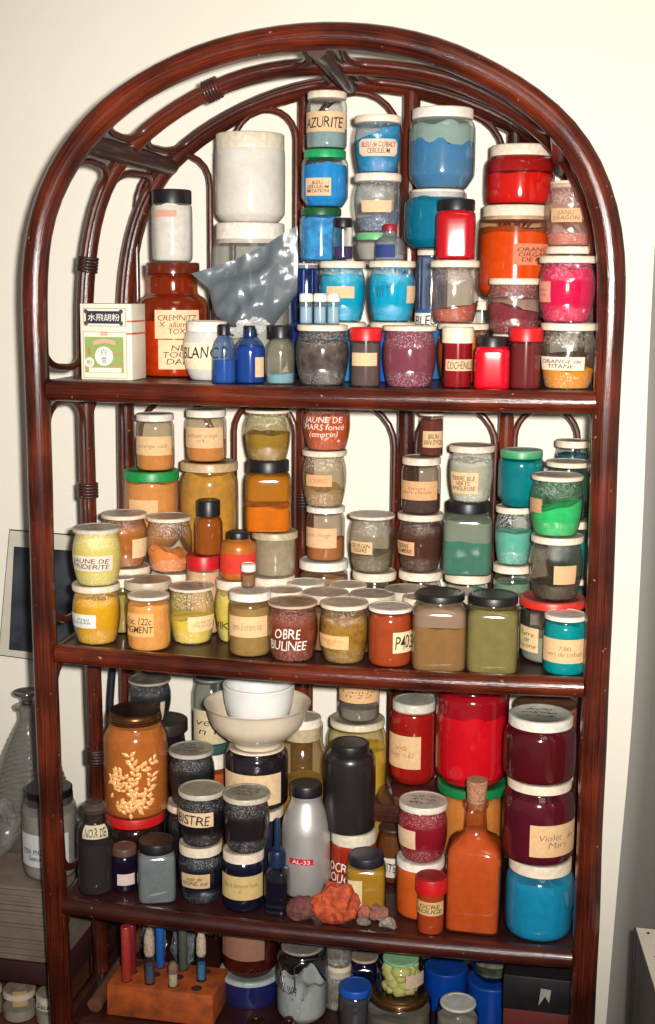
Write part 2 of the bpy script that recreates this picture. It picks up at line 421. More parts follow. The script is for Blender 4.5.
def add_label(root, S, xa, xb, za, zb, spec, dz=0):
    """spec: (colour or None, [lines], ink, bold)"""
    col, lines, ink, opt = spec
    par = root
    lines = [l for l in lines if not set(l) <= set('·. -—')]
    lines = [l.replace('·', '').strip() for l in lines]
    if col:
        par = sheet('label', S, xa, xb, za, zb, .0005, plain(col, .8, .06, 180), root, notch=opt.get('notch', 0))
        par['label'] = opt.get('lname', 'paper label')
    if lines:
        me = text_mesh(lines, opt.get('shear', .15), min(.012, opt.get('bold', .01)*.4)-.008, opt.get('jit', .12))
        if me:
            faint = opt.get('bold', 1) == 0; t = opt.get('tilt', 0); mg = opt.get('mg', .16 if faint else .08) if col else 0
            ya, yb = opt.get('yr', (.3, .72) if faint else (.17, .83)) if col else (.06, .94)
            # subdivide long fills so the lettering hugs the glass
            bm = bmesh.new(); bm.from_mesh(me)
            for k in range(2):
                le = [e for e in bm.edges if abs(e.verts[0].co.x-e.verts[1].co.x) > .08]
                if le: bmesh.ops.subdivide_edges(bm, edges=le, cuts=1)
            bmesh.ops.triangulate(bm, faces=bm.faces)
            for v in bm.verts:
                u = mg+(1-2*mg)*v.co.x; w = ya+(yb-ya)*v.co.y+t*(v.co.x-.5)
                v.co = S(xa+(xb-xa)*u, za+(zb-za)*w, .0012)
            finish('lettering', bm, plain(ink, .7, .05, 200), par, smooth=False)
            bpy.data.meshes.remove(me)

def disc_scribble(root, r, z, ink=INK, seed=1, lines=3):
    """handwriting on a lid top"""
    rnd = random.Random(seed); bm = bmesh.new()
    for k in range(lines):
        y = (k-(lines-1)/2)*r*.42; w = sqrt(max(.1, 1-(y/r)**2))*r*.7; pts = []
        n = 26
        for i in range(n): pts.append(Vector((-w+2*w*i/n, y+r*.13*rnd.uniform(-1, 1), z)))
        for a, b in zip(pts[:-1], pts[1:]):
            if rnd.random() < .16: continue
            d = (b-a).normalized(); q = Vector((-d.y, d.x, 0))*r*.022
            bm.faces.new([bm.verts.new(p) for p in (a-q, b-q, b+q, a+q)])
    finish('lettering', bm, plain(ink, .7, .05, 200), root, smooth=False)

QUEUE = []; ABOVE = {}
def jar(*a, **k):
    QUEUE.append((a, k))
def flush():
    for a, k in QUEUE:
        on = k.get('on')
        if isinstance(on, str) and a[3][2] > 0:
            ox, oy, s = FR[a[1]]; b = a[4]
            ABOVE.setdefault(on, []).append(((b[2]/s+oy), .5*(b[1]-b[0])/s))
    for a, k in QUEUE: build_jar(*a, **k)
    QUEUE.clear()
def build_jar(key, fr, kind, lid, body, label, Y=None, on=None, lidc=CREAM, pig=None, fill=.8, tilt=0., gl=None, labs=(),
        sq=2, rot=None, rib=0, name='pigment_jar', cat='jar', topvis=True, bump=.03, scrib=None, extra=None, pig2=None, pigamt=.5,
        lidstyle='flat', coat=None, bodyname='glass_body', group=None, bodymat=None, pigname='pigment', hz=None):
    ox, oy, s = FR[fr]
    l0, l1, ly0, ly1 = [(lid[0]/s+ox), (lid[1]/s+ox), (lid[2]/s+oy), (lid[3]/s+oy)]
    b0, b1, by = body[0]/s+ox, body[1]/s+ox, body[2]/s+oy
    cx = (b0+b1)/2 if body[3:] == () else body[3]/s+ox
    cy = (ly0+by)/2
    rb0 = .5*(b1-b0)
    sup = None
    if isinstance(on, str): sup = TOP[on]; zb = sup[2]
    if Y is None and sup: Y = sup[1]
    footf = .8
    if Y is None:
        Y = .05
        for _ in range(8):
            P = at_Y(cx, cy, Y); X = P.x; r = rb0*depth(P)/F
            zb = shelf_z(on, X)
            Y = min(.25, max(r+.012, y_for(X, zb, by)+r*footf))
    P = at_Y(cx, cy, Y); r = rb0*depth(P)/F; 
    X = P.x
    if not sup: zb = shelf_z(on, X)
    rl = .5*(l1-l0)*depth(at_Y(cx, ly0, Y))/F
    zt = z_for(X, Y+rl*.98, ly0)
    if zt > CAM.z: zt = z_for(X, Y-rl*.98, ly0)
    zl = z_for(X, Y-rl, ly1)
    if hz: zt = zb+hz; zl = zt-.012
    if key in ABOVE:
        v = [z_for(X, Y-rp*depth(P)/F*footf, by_) for by_, rp in ABOVE[key]]
        dz = sum(v)/len(v)-zt
        DEBUG.append(('adj', key, round(dz*1000)))
        dz = max(-.01, min(.02, dz)); zt += dz; zl = min(zl, zt-.006) if not hz else zt-.012
    hl = max(.004, min(zt-zl, .03 if lidstyle != 'tall' else .09)); H = zt-zb
    if H < .012: DEBUG.append(('BAD H', key, H)); H = .03; zt = zb+H
    pb = proj((X, Y-r*footf, zb))[1]
    DEBUG.append((key, 'XYr', round(X, 3), round(Y, 3), round(r, 3), 'z', round(zb, 3), round(zt, 3), 'base px', round(pb), 'want', round(by)))
    TOP[key] = (X, Y, zt, r, rl, zb)
    face = atan2(CAM.y-Y, CAM.x-X)   # direction to viewer
    if rot is None: rot = 0.0
    grp = group or (GROUP[kind] if isinstance(kind, str) else None)
    root = empty(name, (X, Y, zb), label, cat, grp)
    hb = H-hl*(.35 if lidstyle != 'none' else 0)
    prof = profile(kind, r, hb)
    seg = 44 if sq == 2 else 56
    frot = face+pi/2 + rot
    body_rot = frot if sq != 2 else 0
    g = bodymat or gl or glass()
    wall = [(a, z) for a, z in prof]
    bm = lathe_bm(wall, seg, sq, rot=body_rot)
    bo = finish(bodyname, bm, g, root, sharp=50)
    # pigment
    if pig:
        top = fill*hb; ip = [(a*.955, max(z, .0022)) for a, z in prof if z < top]
        ra = rad_at(prof, top)*.955
        ip += [(ra, top), (ra*.8, top), (ra*.55, top), (ra*.28, top), (0, top)]
        sd = random.random()*50
        def disp(c, top=top, r=r):
            if c.z > top-1e-5:
                q = Vector((c.x/r*1.7+sd, c.y/r*1.7, sd)); dz = bump*r*4*noise.noise(q)
                a = (c.x*cos(face+pi/2)+c.y*sin(face+pi/2))/r
                return Vector((c.x, c.y, c.z+dz+tilt*a*r))
            if c.z > top*.8 and tilt:
                a = (c.x*cos(face+pi/2)+c.y*sin(face+pi/2))/r
                return Vector((c.x, c.y, c.z+tilt*a*r*(c.z/top-.8)/.2))
            return c
        finish(pigname, lathe_bm(ip, seg, sq, disp=disp, rot=body_rot), powder(pig, pig2, pigamt), root, sharp=50)
    if coat:   # powder film clinging to the glass above the fill
        cl = [(a*.945, z) for a, z in prof if fill*hb*.86 < z < coat[1]*hb]; cl = [(0, cl[0][1])]+cl+[(0, cl[-1][1])]
        zt_ = cl[-2][1]; sd2 = random.random()*50
        def disp2(c):
            if c.z > zt_-1e-6: return Vector((c.x, c.y, c.z+coat[2]*r*4*noise.noise(Vector((c.x/r*1.7+sd2, c.y/r*1.7, sd2)))))
            return c
        finish('clinging_powder', lathe_bm(cl, seg, sq, disp=disp2, rot=body_rot), powder(coat[0], scale=25), root, sharp=50)
    # lid
    z0 = zt-hl-zb; z1 = H
    if lidstyle != 'none':
        bv = min(.0018, hl*.25)
        if lidstyle in ('flat', 'tall'):
            lp = [(0, z0), (rl*.93, z0), (rl, z0+.0006), (rl, z1-bv), (rl-bv*.35, z1-bv*.35), (rl-bv, z1), (rl*.86, z1), (rl*.83, z1-.0008), (0, z1-.0008)]
        elif lidstyle == 'screw':
            lp = [(0, z0), (rl*.97, z0), (rl*1.0, z0+hl*.1), (rl*.96, z0+hl*.2), (rl*.99, z0+hl*.32), (rl*.95, z0+hl*.42), (rl*.98, z0+hl*.55), (rl*.95, z0+hl*.66), (rl*.95, z1-bv), (rl*.90, z1), (rl*.8, z1), (rl*.77, z1-.001), (0, z1-.001)]
        elif lidstyle == 'disc':   # snap-on yogurt lid, thin with rolled rim
            lp = [(0, z0), (rl*.90, z0), (rl*.985, z0+hl*.08), (rl, z0+hl*.4), (rl, z1-hl*.2), (rl*.97, z1), (rl*.9, z1), (rl*.87, z1-.0009), (0, z1-.0009)]
        elif lidstyle == 'stopper':
            lp = [(0, z0), (rl*.62, z0), (rl*.62, z0+hl*.25), (rl*.9, z0+hl*.38), (rl, z0+hl*.55), (rl*.97, z0+hl*.8), (rl*.7, z1-.001), (0, z1)]
        elif lidstyle == 'drop':
            lp = [(0, z0), (rl, z0), (rl, z0+hl*.28), (rl*.55, z0+hl*.32), (rl*.28, z0+hl*.45), (rl*.18, z1-.002), (rl*.1, z1), (0, z1)]
        lm = lidmat(lidc[0], lidc[1]) if isinstance(lidc, tuple) else lidc
        lo = finish('stopper' if lidstyle == 'stopper' else 'lid', lathe_bm(lp, 96 if rib else 44, rib=rib, ribamp=.02, ribz=(z0+hl*.15, z1-bv*1.5)), lm, root, sharp=35)
        if scrib: disc_scribble(lo, rl*.8, z1+.0004, seed=scrib)
    def S(u, z, off):
        # u in -1..1 across the silhouette as seen, z in metres from base
        rr = rad_at(prof, z)
        if sq == 2:
            th = face+u
            return Vector(((rr+off)*cos(th), (rr+off)*sin(th), z))
        # square: u is x/r on the front face
        x = u; n = sq
        y = max(0, 1-min(1, abs(x))**n)**(1/n)
        p = Vector((x, -y, 0))*(rr+off); a = face+pi/2+rot
        return Vector((p.x*cos(a)-p.y*sin(a), p.x*sin(a)+p.y*cos(a), z))
    for lb in labs:
        x0, x1, y0, y1 = lb[0]/s+ox, lb[1]/s+ox, lb[2]/s+oy, lb[3]/s+oy
        def U(px):
            q = max(-.985, min(.985, (px-cx)/rb0)); return asin(q) if sq == 2 else q
        zz1 = z_for(X, Y-r*.9, y0)-zb; zz0 = z_for(X, Y-r*.9, y1)-zb
        opt = lb[6] if len(lb) > 6 else {}
        add_label(root, S, U(x0), U(x1), max(.002, zz0), min(hb*.98, zz1), (lb[4], lb[5], opt.get('ink', INK), opt))
    if extra: extra(root, X, Y, zb, zt, r, rl, face)
    return root

# ================================================================== SETTING
D = .266           # front arch to rear arch
WY = .335          # wall
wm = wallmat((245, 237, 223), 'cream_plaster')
wg = wallmat((150, 146, 140), 'grey_plaster')  # side wall: its shade under grazing flash is put into this grey
corner_px = [(664, -60), (661, 120), (655, 240), (649, 360), (642, 540), (632, 720), (618, 880), (606, 1024), (598, 1130)]
cp = [at_Y(x, y, WY) for x, y in corner_px]
cp = [Vector((cp[0].x, WY, 2.6))]+cp; cp.append(Vector((cp[-1].x-.01, WY, 0)))
cp = catmull(cp, 5)
bm = bmesh.new(); nx = 40; prev = None
for p in cp:
    row = []
    for i in range(nx+1):
        x = -2.2+(p.x+2.2)*i/nx
        row.append(bm.verts.new((x, WY, p.z)))
    if prev:
        for i in range(nx): bm.faces.new([prev[i], row[i], row[i+1], prev[i+1]])
    prev = row
bmesh.ops.recalc_face_normals(bm, faces=bm.faces)
o = finish('wall_back', bm, wm); tag(o, None, None, kind='structure')
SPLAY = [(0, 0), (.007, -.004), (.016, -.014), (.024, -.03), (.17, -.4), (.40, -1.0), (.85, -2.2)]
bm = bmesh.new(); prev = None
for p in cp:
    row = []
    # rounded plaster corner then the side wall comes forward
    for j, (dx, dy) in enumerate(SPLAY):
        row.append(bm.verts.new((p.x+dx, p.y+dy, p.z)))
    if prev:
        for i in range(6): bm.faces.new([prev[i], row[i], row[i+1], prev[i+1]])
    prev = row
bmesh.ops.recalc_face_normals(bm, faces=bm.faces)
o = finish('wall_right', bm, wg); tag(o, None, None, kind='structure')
bm = bmesh.new(); bm.faces.new([bm.verts.new(v) for v in ((-2.2, -2.2, 0), (.9, -2.2, 0), (.9, WY, 0), (-2.2, WY, 0))])
tag(finish('floor', bm, plain((96, 66, 46), .5, .2, 12)), None, None, kind='structure')

# ================================================================== RATTAN RACK
def smooth_path(path, n=150, it=9):
    d = [0]
    for a, b in zip(path[:-1], path[1:]): d.append(d[-1]+(b-a).length)
    out = []; j = 0
    for i in range(n):
        t = d[-1]*i/(n-1)
        while j < len(d)-2 and d[j+1] < t: j += 1
        out.append(path[j].lerp(path[j+1], (t-d[j])/max(1e-9, d[j+1]-d[j])))
    for _ in range(it):
        out = [out[0]]+[out[i]*.5+(out[i-1]+out[i+1])*.25 for i in range(1, n-1)]+[out[-1]]
    return out
rack = empty('rattan_shelf_rack', (0, 0, 0), 'tall arched dark red-brown rattan shelf rack crowded with jars against cream wall', 'shelf')
RM = rattan(); RD = rattan((80, 36, 26), (34, 14, 12), .5, 'rattan_dark'); RC = rattan((100, 38, 20), (50, 17, 10), .3, 'rattan_cane')
def pxw(pts, Y): return [at_Y(x, y, Y) for x, y in pts]
front_px = [(61, 1000), (51, 800), (43.5, 600), (38, 400), (34, 310), (33.5, 270), (35.5, 226), (57, 170), (96, 117), (130, 91), (170, 69), (209, 52.5), (270, 38), (325, 33.5),
            (365, 34.5), (400, 38.5), (440, 49), (480, 67), (519, 88.5), (560, 116.5), (580, 140), (599, 176), (611, 218), (614, 262), (612, 310), (606, 400), (600, 600), (594, 720), (583, 1000)]
fp = pxw(front_px, 0)
fp = [Vector((fp[0].x+.01, 0, 0))]+fp+[Vector((fp[-1].x-.005, 0, 0))]
FPATH = smooth_path(catmull(fp, 8))
mid_l = [(97, 780), (94, 700), (86.5, 440), (84, 330), (84, 290), (88, 245), (97, 195), (112, 160), (130, 140), (158, 121), (190, 97), (207, 87), (249, 74), (289, 64), (348, 57)]
mp = pxw(mid_l, D/2); Mx = mp[-1].x
back_l = [(129, 800), (128, 690), (126, 440), (124, 330), (125, 285), (131, 235), (148, 185), (166, 162), (190, 141), (229, 116), (269, 98), (300, 88), (342, 81)]
back_r = [(384, 80.5), (440, 92), (480, 107), (519, 125), (551, 147), (574, 173)]
bl = pxw(back_l, D); br = pxw(back_r, D)
XR = .352
bp_ = [Vector((bl[0].x, D, 0))]+bl+br+[Vector((XR-.012, D, br[-1].z-.07)), Vector((XR, D, 1.36)), Vector((XR, D, 1.2)), Vector((XR, D, .6)), Vector((XR, D, 0))]
BPATH = smooth_path(catmull(bp_, 8))
mr_ = [Vector((2*0.0+(-(p.x)) , D/2, p.z)) for p in mp[:-2][::-1]]
mp_all = [Vector((mp[0].x, D/2, 0))]+mp[:-1]+mr_+[Vector((-mp[0].x, D/2, 0))]
MPATH = smooth_path(catmull(mp_all, 8))
DEBUG.append(('arch x', [round(v, 3) for v in (fp[4].x, mp[2].x, bl[2].x, fp[-4].x)]))
fa = tube('front_arch', FPATH, .0157, RM, rack, 20, wob=.06)
ma = tube('middle_arch', MPATH, .0112, RM, rack, 16, wob=.08)
ba = tube('rear_arch', BPATH, .0128, RM, rack, 16, wob=.06)

def arch_part(path):
    q = [p for p in path if p.z >= ZS[1]]
    d = [0]
    for a, b in zip(q[:-1], q[1:]): d.append(d[-1]+(b-a).length)
    return q, [v/d[-1] for v in d]
AF, AMd, AB = arch_part(FPATH), arch_part(MPATH), arch_part(BPATH)
def at_s(A, s):
    q, d = A
    for i in range(len(q)-1):
        if d[i] <= s <= d[i+1]:
            return q[i].lerp(q[i+1], (s-d[i])/max(1e-9, d[i+1]-d[i]))
    return q[-1].copy()
def at_z(path, z, side):
    best = None
    seq = path if side < 0 else path[::-1]
    for a, b in zip(seq[:-1], seq[1:]):
        if a.z <= z <= b.z: return a.lerp(b, (z-a.z)/max(1e-9, b.z-a.z))
    return seq[0].copy()

# cross bars joining the arches
def find_s(A, px, py):
    best = (1e9, 0)
    for i in range(400):
        x, y = proj(at_s(A, i/400)); d = (x-px)**2+(y-py)**2
        if d < best[0]: best = (d, i/400)
    return best[1]
sL = find_s(AF, 86, 140); sT = find_s(AF, 318, 38); sLb = find_s(AB, 168, 163); sTb = find_s(AB, 352, 80)
sLm = (sL+sLb)/2; sTm = (sT+sTb)/2; sR = 1-sL; sRb = 1-sLb+.005
def crossbar(s0, s1, dz, r=.0118):
    a = at_s(AF, s0)+Vector((0, 0, dz)); b = at_s(AB, s1)+Vector((0, .0, dz*.3))
    d = (b-a).normalized(); pts = [a.lerp(b, i/12) for i in range(13)]
    tube('crossbar', pts, r, RD, rack, 16, wob=.08)
crossbar(sL, sLb, -.004, .0135); crossbar(sT, sTb, -.012, .0125); crossbar(sR, sRb, -.006, .0135)

# curled cane fillets between neighbouring arches
def rounded(u0, u1, v0, v1, ru, rv, open_=None, n=7):
    """rounded rectangle in (u,v), optionally open at 'top' or 'bottom'"""
    pts = []
    def arc(cu, cv, a0, a1):
        for k in range(n+1):
            a = a0+(a1-a0)*k/n; pts.append((cu+ru*cos(a), cv+rv*sin(a)))
    if open_ == 'top': pts.append((u0, v1)); arc(u0+ru, v0+rv, pi, 1.5*pi); arc(u1-ru, v0+rv, 1.5*pi, 2*pi); pts.append((u1, v1)); return pts
    if open_ == 'bottom': pts.append((u0, v0)); arc(u0+ru, v1-rv, pi, .5*pi); arc(u1-ru, v1-rv, .5*pi, 0); pts.append((u1, v0)); return pts
    arc(u0+ru, v0+rv, pi, 1.5*pi); arc(u1-ru, v0+rv, 1.5*pi, 2*pi); arc(u1-ru, v1-rv, 0, .5*pi); arc(u0+ru, v1-rv, .5*pi, pi); return pts
def dens(pts, closed, m=6):
    out = []; n = len(pts)
    for i in range(n if closed else n-1):
        a, b = pts[i], pts[(i+1) % n]
        L_ = math.hypot(b[0]-a[0], (b[1]-a[1])*6); k = max(1, int(L_*m))
        for j in range(k): out.append((a[0]+(b[0]-a[0])*j/k, a[1]+(b[1]-a[1])*j/k))
    if not closed: out.append(pts[-1])
    return out
def arch_loop(A, B, s0a, s0b, s1a, s1b, u0=.2, u1=.86, r=.0048, dv0=.012, dv1=.012):
    pts = dens(rounded(u0, u1, 0, 1, .3, .09), True)
    path = []
    for u, v in pts:
        sa = (s0a+(s1a-s0a)*v); sb = (s0b+(s1b-s0b)*v)
        path.append(at_s(A, min(1, max(0, sa))).lerp(at_s(B, min(1, max(0, sb))), u))
    tube('cane_loop', path, r, RC, rack, 8, closed=True)
g = .018
# left shelf to left bar, left bar to top bar, top bar to right bar, right bar to right shelf
sM1 = sL+(sLb-sL)*.5; sT1 = sT+(sTb-sT)*.5
for (a0, m0, b0, a1, m1, b1) in ((0.012, 0.012, 0.012, sL-g, sM1-g, sLb-g), (sL+g, sM1+g, sLb+g, sT-g, sT1-g, sTb-g),
                                 (sT+g, sT1+g, sTb+g, sR-g, sR-g, sRb-g), (sR+g, sR+g, sRb+g, .988, .988, .988)):
    arch_loop(AF, AMd, a0, m0, a1, m1, .15, .93)
    arch_loop(AMd, AB, m0, b0, m1, b1, .1, .9)
def side_loop(P1, P2, side, z0, z1, u0, u1, r=.0046):
    pts = dens([(u, v) for u, v in rounded(u0, u1, 0, 1, .3, .035/(z1-z0))], True, 8)
    path = []
    for u, v in pts:
        z = z0+(z1-z0)*v; path.append(at_z(P1, z, side).lerp(at_z(P2, z, side), u))
    tube('cane_loop', path, r, RC, rack, 8, closed=True)
for side in (-1, 1):
    for (z0, z1) in ((ZS[2]+.03, ZS[1]-.02), (ZS[3]+.03, ZS[2]-.02), (.06, ZS[3]-.02)):
        side_loop(FPATH, MPATH, side, z0, z1, .16, .93)
        side_loop(MPATH, BPATH, side, z0, z1, .1, .9)

# cane bindings on the middle arch
def binding(path_pt, tang, r, n=5, w=.0042):
    bm = bmesh.new()
    t = tang.normalized(); ref = Vector((0, 1, 0)); u = (ref-t*ref.dot(t)).normalized(); v = t.cross(u)
    for k in range(n):
        c = path_pt+t*((k-(n-1)/2)*w)
        tube_into(bm, [c+u*(r*cos(a))+v*(r*sin(a)) for a in [2*pi*i/20 for i in range(20)]], w*.55, 6, closed=True)
    bmesh.ops.recalc_face_normals(bm, faces=bm.faces)
    finish('cane_binding', bm, RD, rack, sharp=80)
def near(path, px, py):
    b = min(range(1, len(path)-1), key=lambda i: (proj(path[i])[0]-px)**2+(proj(path[i])[1]-py)**2)
    return path[b], path[b+1]-path[b-1]
for (px, py) in ((207, 87), (84, 265), (88, 497), (95, 748)):
    p, t = near(MPATH, px, py); binding(p, t, .0125)
    if py > 100: binding(Vector((-p.x, p.y, p.z)), Vector((-t.x, t.y, t.z)), .0125)
for (px, py) in ((166, 600),):
    pass

# rear poles and inverted-U canes between them
def back_z(x):
    for a, b in zip(BPATH[:-1], BPATH[1:]):
        if a.x <= x <= b.x and a.z > 1.25 and b.x > a.x: return a.z+(b.z-a.z)*(x-a.x)/(b.x-a.x)
    return 1.3
pole_px = [(303, .0085), (406, .0118), (506, .0105)]
pole_x = []
for px, r in pole_px:
    x = at_Y(px, 440, D).x; pole_x.append((x, r))
    tube('rear_pole', [Vector((x, D, z)) for z in [0]+[i*.12 for i in range(1, int(back_z(x)/.12)+1)]+[back_z(x)]], r, RM, rack, 14, wob=.08)
    for z in (ZS[2]+.17,): 
        binding(Vector((x, D, z)), Vector((0, 0, 1)), r*1.05, 5)
XL = bl[2].x
def ucane(x0, x1, zb, zt, r=.0042, lean=0):
    w = (x1-x0)/2; cx = (x0+x1)/2; pts = [Vector((x0, D-.004, zb))]
    for k in range(1, 5): pts.append(Vector((x0, D-.004, zb+(zt-w-zb)*k/5)))
    for k in range(0, 13):
        a = pi-pi*k/12; pts.append(Vector((cx+w*cos(a), D-.004, zt-w+w*sin(a)+lean*(cos(a)+1)*w)))
    for k in range(4, -1, -1): pts.append(Vector((x1, D-.004, zb+(zt-w-zb)*k/5)))
    tube('rear_cane', pts, r, RC, rack, 8)
xs = [at_Y(p, 440, D).x for p in (141, 213, 243-8, 296, 312, 395, 417, 496, 515, 578)]
tops = [162, 112, 93, 103, 150]
for k in range(5):
    a, b = xs[2*k], xs[2*k+1]
    zt = at_Y(350, tops[k], D).z if k != 4 else 1.5
    zt = min(zt, back_z((a+b)/2)-.008)
    ucane(a, b, ZS[1]-.01, zt, lean=(.25, .1, 0, -.1, -.3)[k])
    for (z0, z1) in ((ZS[2]-.01, ZS[1]-.03), (ZS[3]-.01, ZS[2]-.03), (.05, ZS[3]-.03)): ucane(a, b, z0, z1)

# shelves: front rail, rear rail, side rails and a board
def rail_path(i, Y, x0, x1, dz=0):
    n = 14; return [Vector((x0+(x1-x0)*k/n, Y, ZS[i]-SAG[i]*(1-min(1, ((x0+(x1-x0)*k/n)/.333)**2))+dz)) for k in range(n+1)]
for i in (1, 2, 3, 4):
    if i == 4: cx0, cx1 = -.315, .315
    else: cx0, cx1 = -.335, .335
    sh = tube('front_rail', rail_path(i, 0, cx0, cx1), RAILR+(.001 if i == 1 else 0), RM if i < 3 else rattan((84, 30, 20), (34, 12, 10), .3, 'rattan_worn'), rack, 18, wob=.05)  # two lower rails in darker rattan, weaker flash down there put into colour
    tube('rear_rail', rail_path(i, D, at_z(BPATH, ZS[i], -1).x, XR, -.004), .009, RD, rack, 12)
    for s, xx in ((-1, -.338), (1, .338)):
        tube('side_rail', [Vector((xx, .012, ZS[i]-.002)), Vector((xx, D*.5, ZS[i]-.002)), Vector((xx, D, ZS[i]-.004))], .0105, RD, rack, 12)
    bm = bmesh.new(); n = 24; x0, x1 = -.338, .338; V = []
    for k in range(n+1):
        x = x0+(x1-x0)*k/n; z = shelf_z(i, x)
        V.append([bm.verts.new((x, y, zz)) for y, zz in ((.004, z), (D-.002, z), (D-.002, z-.009), (.004, z-.009))])
    for a, b in zip(V[:-1], V[1:]):
        for q in range(4): bm.faces.new([a[q], b[q], b[(q+1) % 4], a[(q+1) % 4]])
    bm.faces.new(V[0]); bm.faces.new(V[-1][::-1])
    bmesh.ops.recalc_face_normals(bm, faces=bm.faces)
    finish('shelf_board', bm, plain((62, 24, 20), .45, .25, 25, c2=(34, 14, 14), coat=.15), rack, sharp=30)

# ================================================================== LIGHT
fl = bpy.data.lights.new('camera_flash', 'SPOT'); fl.shadow_soft_size = .02; fl.spot_size = radians(78); fl.spot_blend = 1
fl.energy = 186; fl.color = (1, .965, .9)
fo = bpy.data.objects.new('camera_flash', fl); COL.objects.link(fo)
fo.location = CAM+rt*.05+up*.03
tgt = at_Y(375, 400, .1); fo.rotation_euler = (tgt-fo.location).to_track_quat('-Z', 'Y').to_euler()
rl_ = bpy.data.lights.new('warm_fill', 'AREA'); rl_.size = .9; rl_.energy = 5; rl_.color = (1, .86, .68)  # added soft warm fill from above, no lamp known there
ro = bpy.data.objects.new('warm_fill', rl_); COL.objects.link(ro); ro.location = (.8, -1.6, 2.9)
ro.rotation_euler = (Vector((0, .2, 1.2))-ro.location).to_track_quat('-Z', 'Y').to_euler()
w = bpy.data.worlds.new('room_light'); SC.world = w; w.use_nodes = True
w.node_tree.nodes['Background'].inputs[0].default_value = (1, .94, .86, 1); w.node_tree.nodes['Background'].inputs[1].default_value = .12

# ================================================================== TOP SHELF
CL = glass()
AMB = glass((190, 70, 18), edge=.85)
def T(*l, **k): return (list(l), k)
def lab(x0, x1, y0, y1, col, lines=(), **k): return (x0, x1, y0, y1, col, list(lines), k)
W_INK = (235, 228, 215)

# large white pair at the left, standing on each other
jar('WB', 'A', 'bigjar', (410, 590, 320, 375), (399, 599, 720), 'wide clear jar with white lid under the big white jar, behind grey plastic bag', Y=.195, on=1, lidc=WHITE,
    gl=glass((225, 228, 222), res=(178, 176, 168), den=.45), pig=(196, 190, 178), fill=.55, tilt=0)
jar('WA', 'A', 'bigjar', (407, 587, 80, 125), (407, 590, 320), 'big jar of white powder, highest jar on the left', on='WB', lidc=((226, 214, 190), (170, 158, 140)),
    gl=glass((235, 235, 230), res=(236, 228, 218), den=.8, scale=25), pig=(236, 226, 216), fill=.9)
# amber pharmacy jar with stopper lid and hand-written labels
AMBP = [(0, 0), (.90, 0), (.97, .02), (1, .06), (1, .60), (.98, .67), (.90, .72), (.72, .75), (.70, .78), (.70, .90), (.76, .915), (.76, .93), (.70, .94), (.70, 1)]
jar('AM', 'A', AMBP, (230, 370, 425, 455), (206, 388, 728), 'brown amber glass apothecary jar with two tan hand-written warning labels', Y=.14, on=1, lidc=lidmat((104, 34, 12), (74, 40, 24), .15, 0, .8),
    gl=glass((206, 104, 36), res=(132, 40, 8), den=.62, scale=12, edge=.85), pig=(248, 120, 24), fill=.5, pig2=(200, 70, 14), cat='jar', name='apothecary_jar', lidstyle='flat', group='apothecary jars',
    labs=(lab(250, 362, 550, 625, (232, 190, 150), ['CREMNITZ', 'X  allumina', '     TOXI'], jit=.1, lname='tan hand-written label'),
          lab(258, 385, 628, 705, (232, 190, 150), ['NE PAS', 'TOUCHER', 'DANGER'], jit=.1, lname='tan hand-written label')))
jar('WS', 'A', 'straight', (243, 347, 232, 270), (240, 347, 425), 'small jar of white powder with black lid standing on amber apothecary jar', on='AM', lidc=BLACK, sq=2,
    pig=(246, 236, 226), fill=.84, gl=glass((235, 235, 232), res=(222, 212, 204), den=.35), labs=(lab(250, 305, 288, 306, (206, 150, 128)),))
jar('BD', 'A', 'round', (330, 436, 577, 608), (322, 448, 740), 'white jar with black BLANC lettering on cream label', Y=.085, on=1, lidc=WHITE,
    gl=glass((238, 238, 235), res=(222, 218, 214), den=.85), pig=(240, 234, 228), fill=.85,
    labs=(lab(325, 440, 636, 706, (236, 216, 180), ['BLANC D'], bold=.05, yr=(.42, .86), mg=.03),))
# little dropper bottles
jar('B1', 'A', 'bottle', (411, 443, 587, 617), (399, 461, 742), 'small clear bottle of deep blue powder with black cap, beside white BLANC jar', Y=.03, on=1, lidc=BLACK, name='small_bottle', cat='bottle',
    pig=(28, 74, 158), fill=.42, gl=glass((190, 212, 235), res=(60, 104, 170), den=.42))
jar('B2', 'A', 'bottle', (478, 514, 590, 622), (458, 538, 742), 'small dark blue bottle with a small tan label, under the knotted bag tail', Y=.048, on=1, lidc=BLACK, name='small_bottle', cat='bottle',
    pig=(24, 62, 140), fill=.7, gl=glass((180, 205, 235), res=(30, 74, 150), den=.6), labs=(lab(511, 533, 674, 726, KRAFT),))
jar('B3', 'A', 'bottle', (548, 607, 590, 625), (540, 615, 745), 'small clear bottle layered cream over pale blue with black cap', Y=.048, on=1, lidc=BLACK, name='small_bottle', cat='bottle',
    pig=(96, 168, 196), fill=.2, gl=glass((232, 232, 225), res=(198, 190, 160), den=.35))
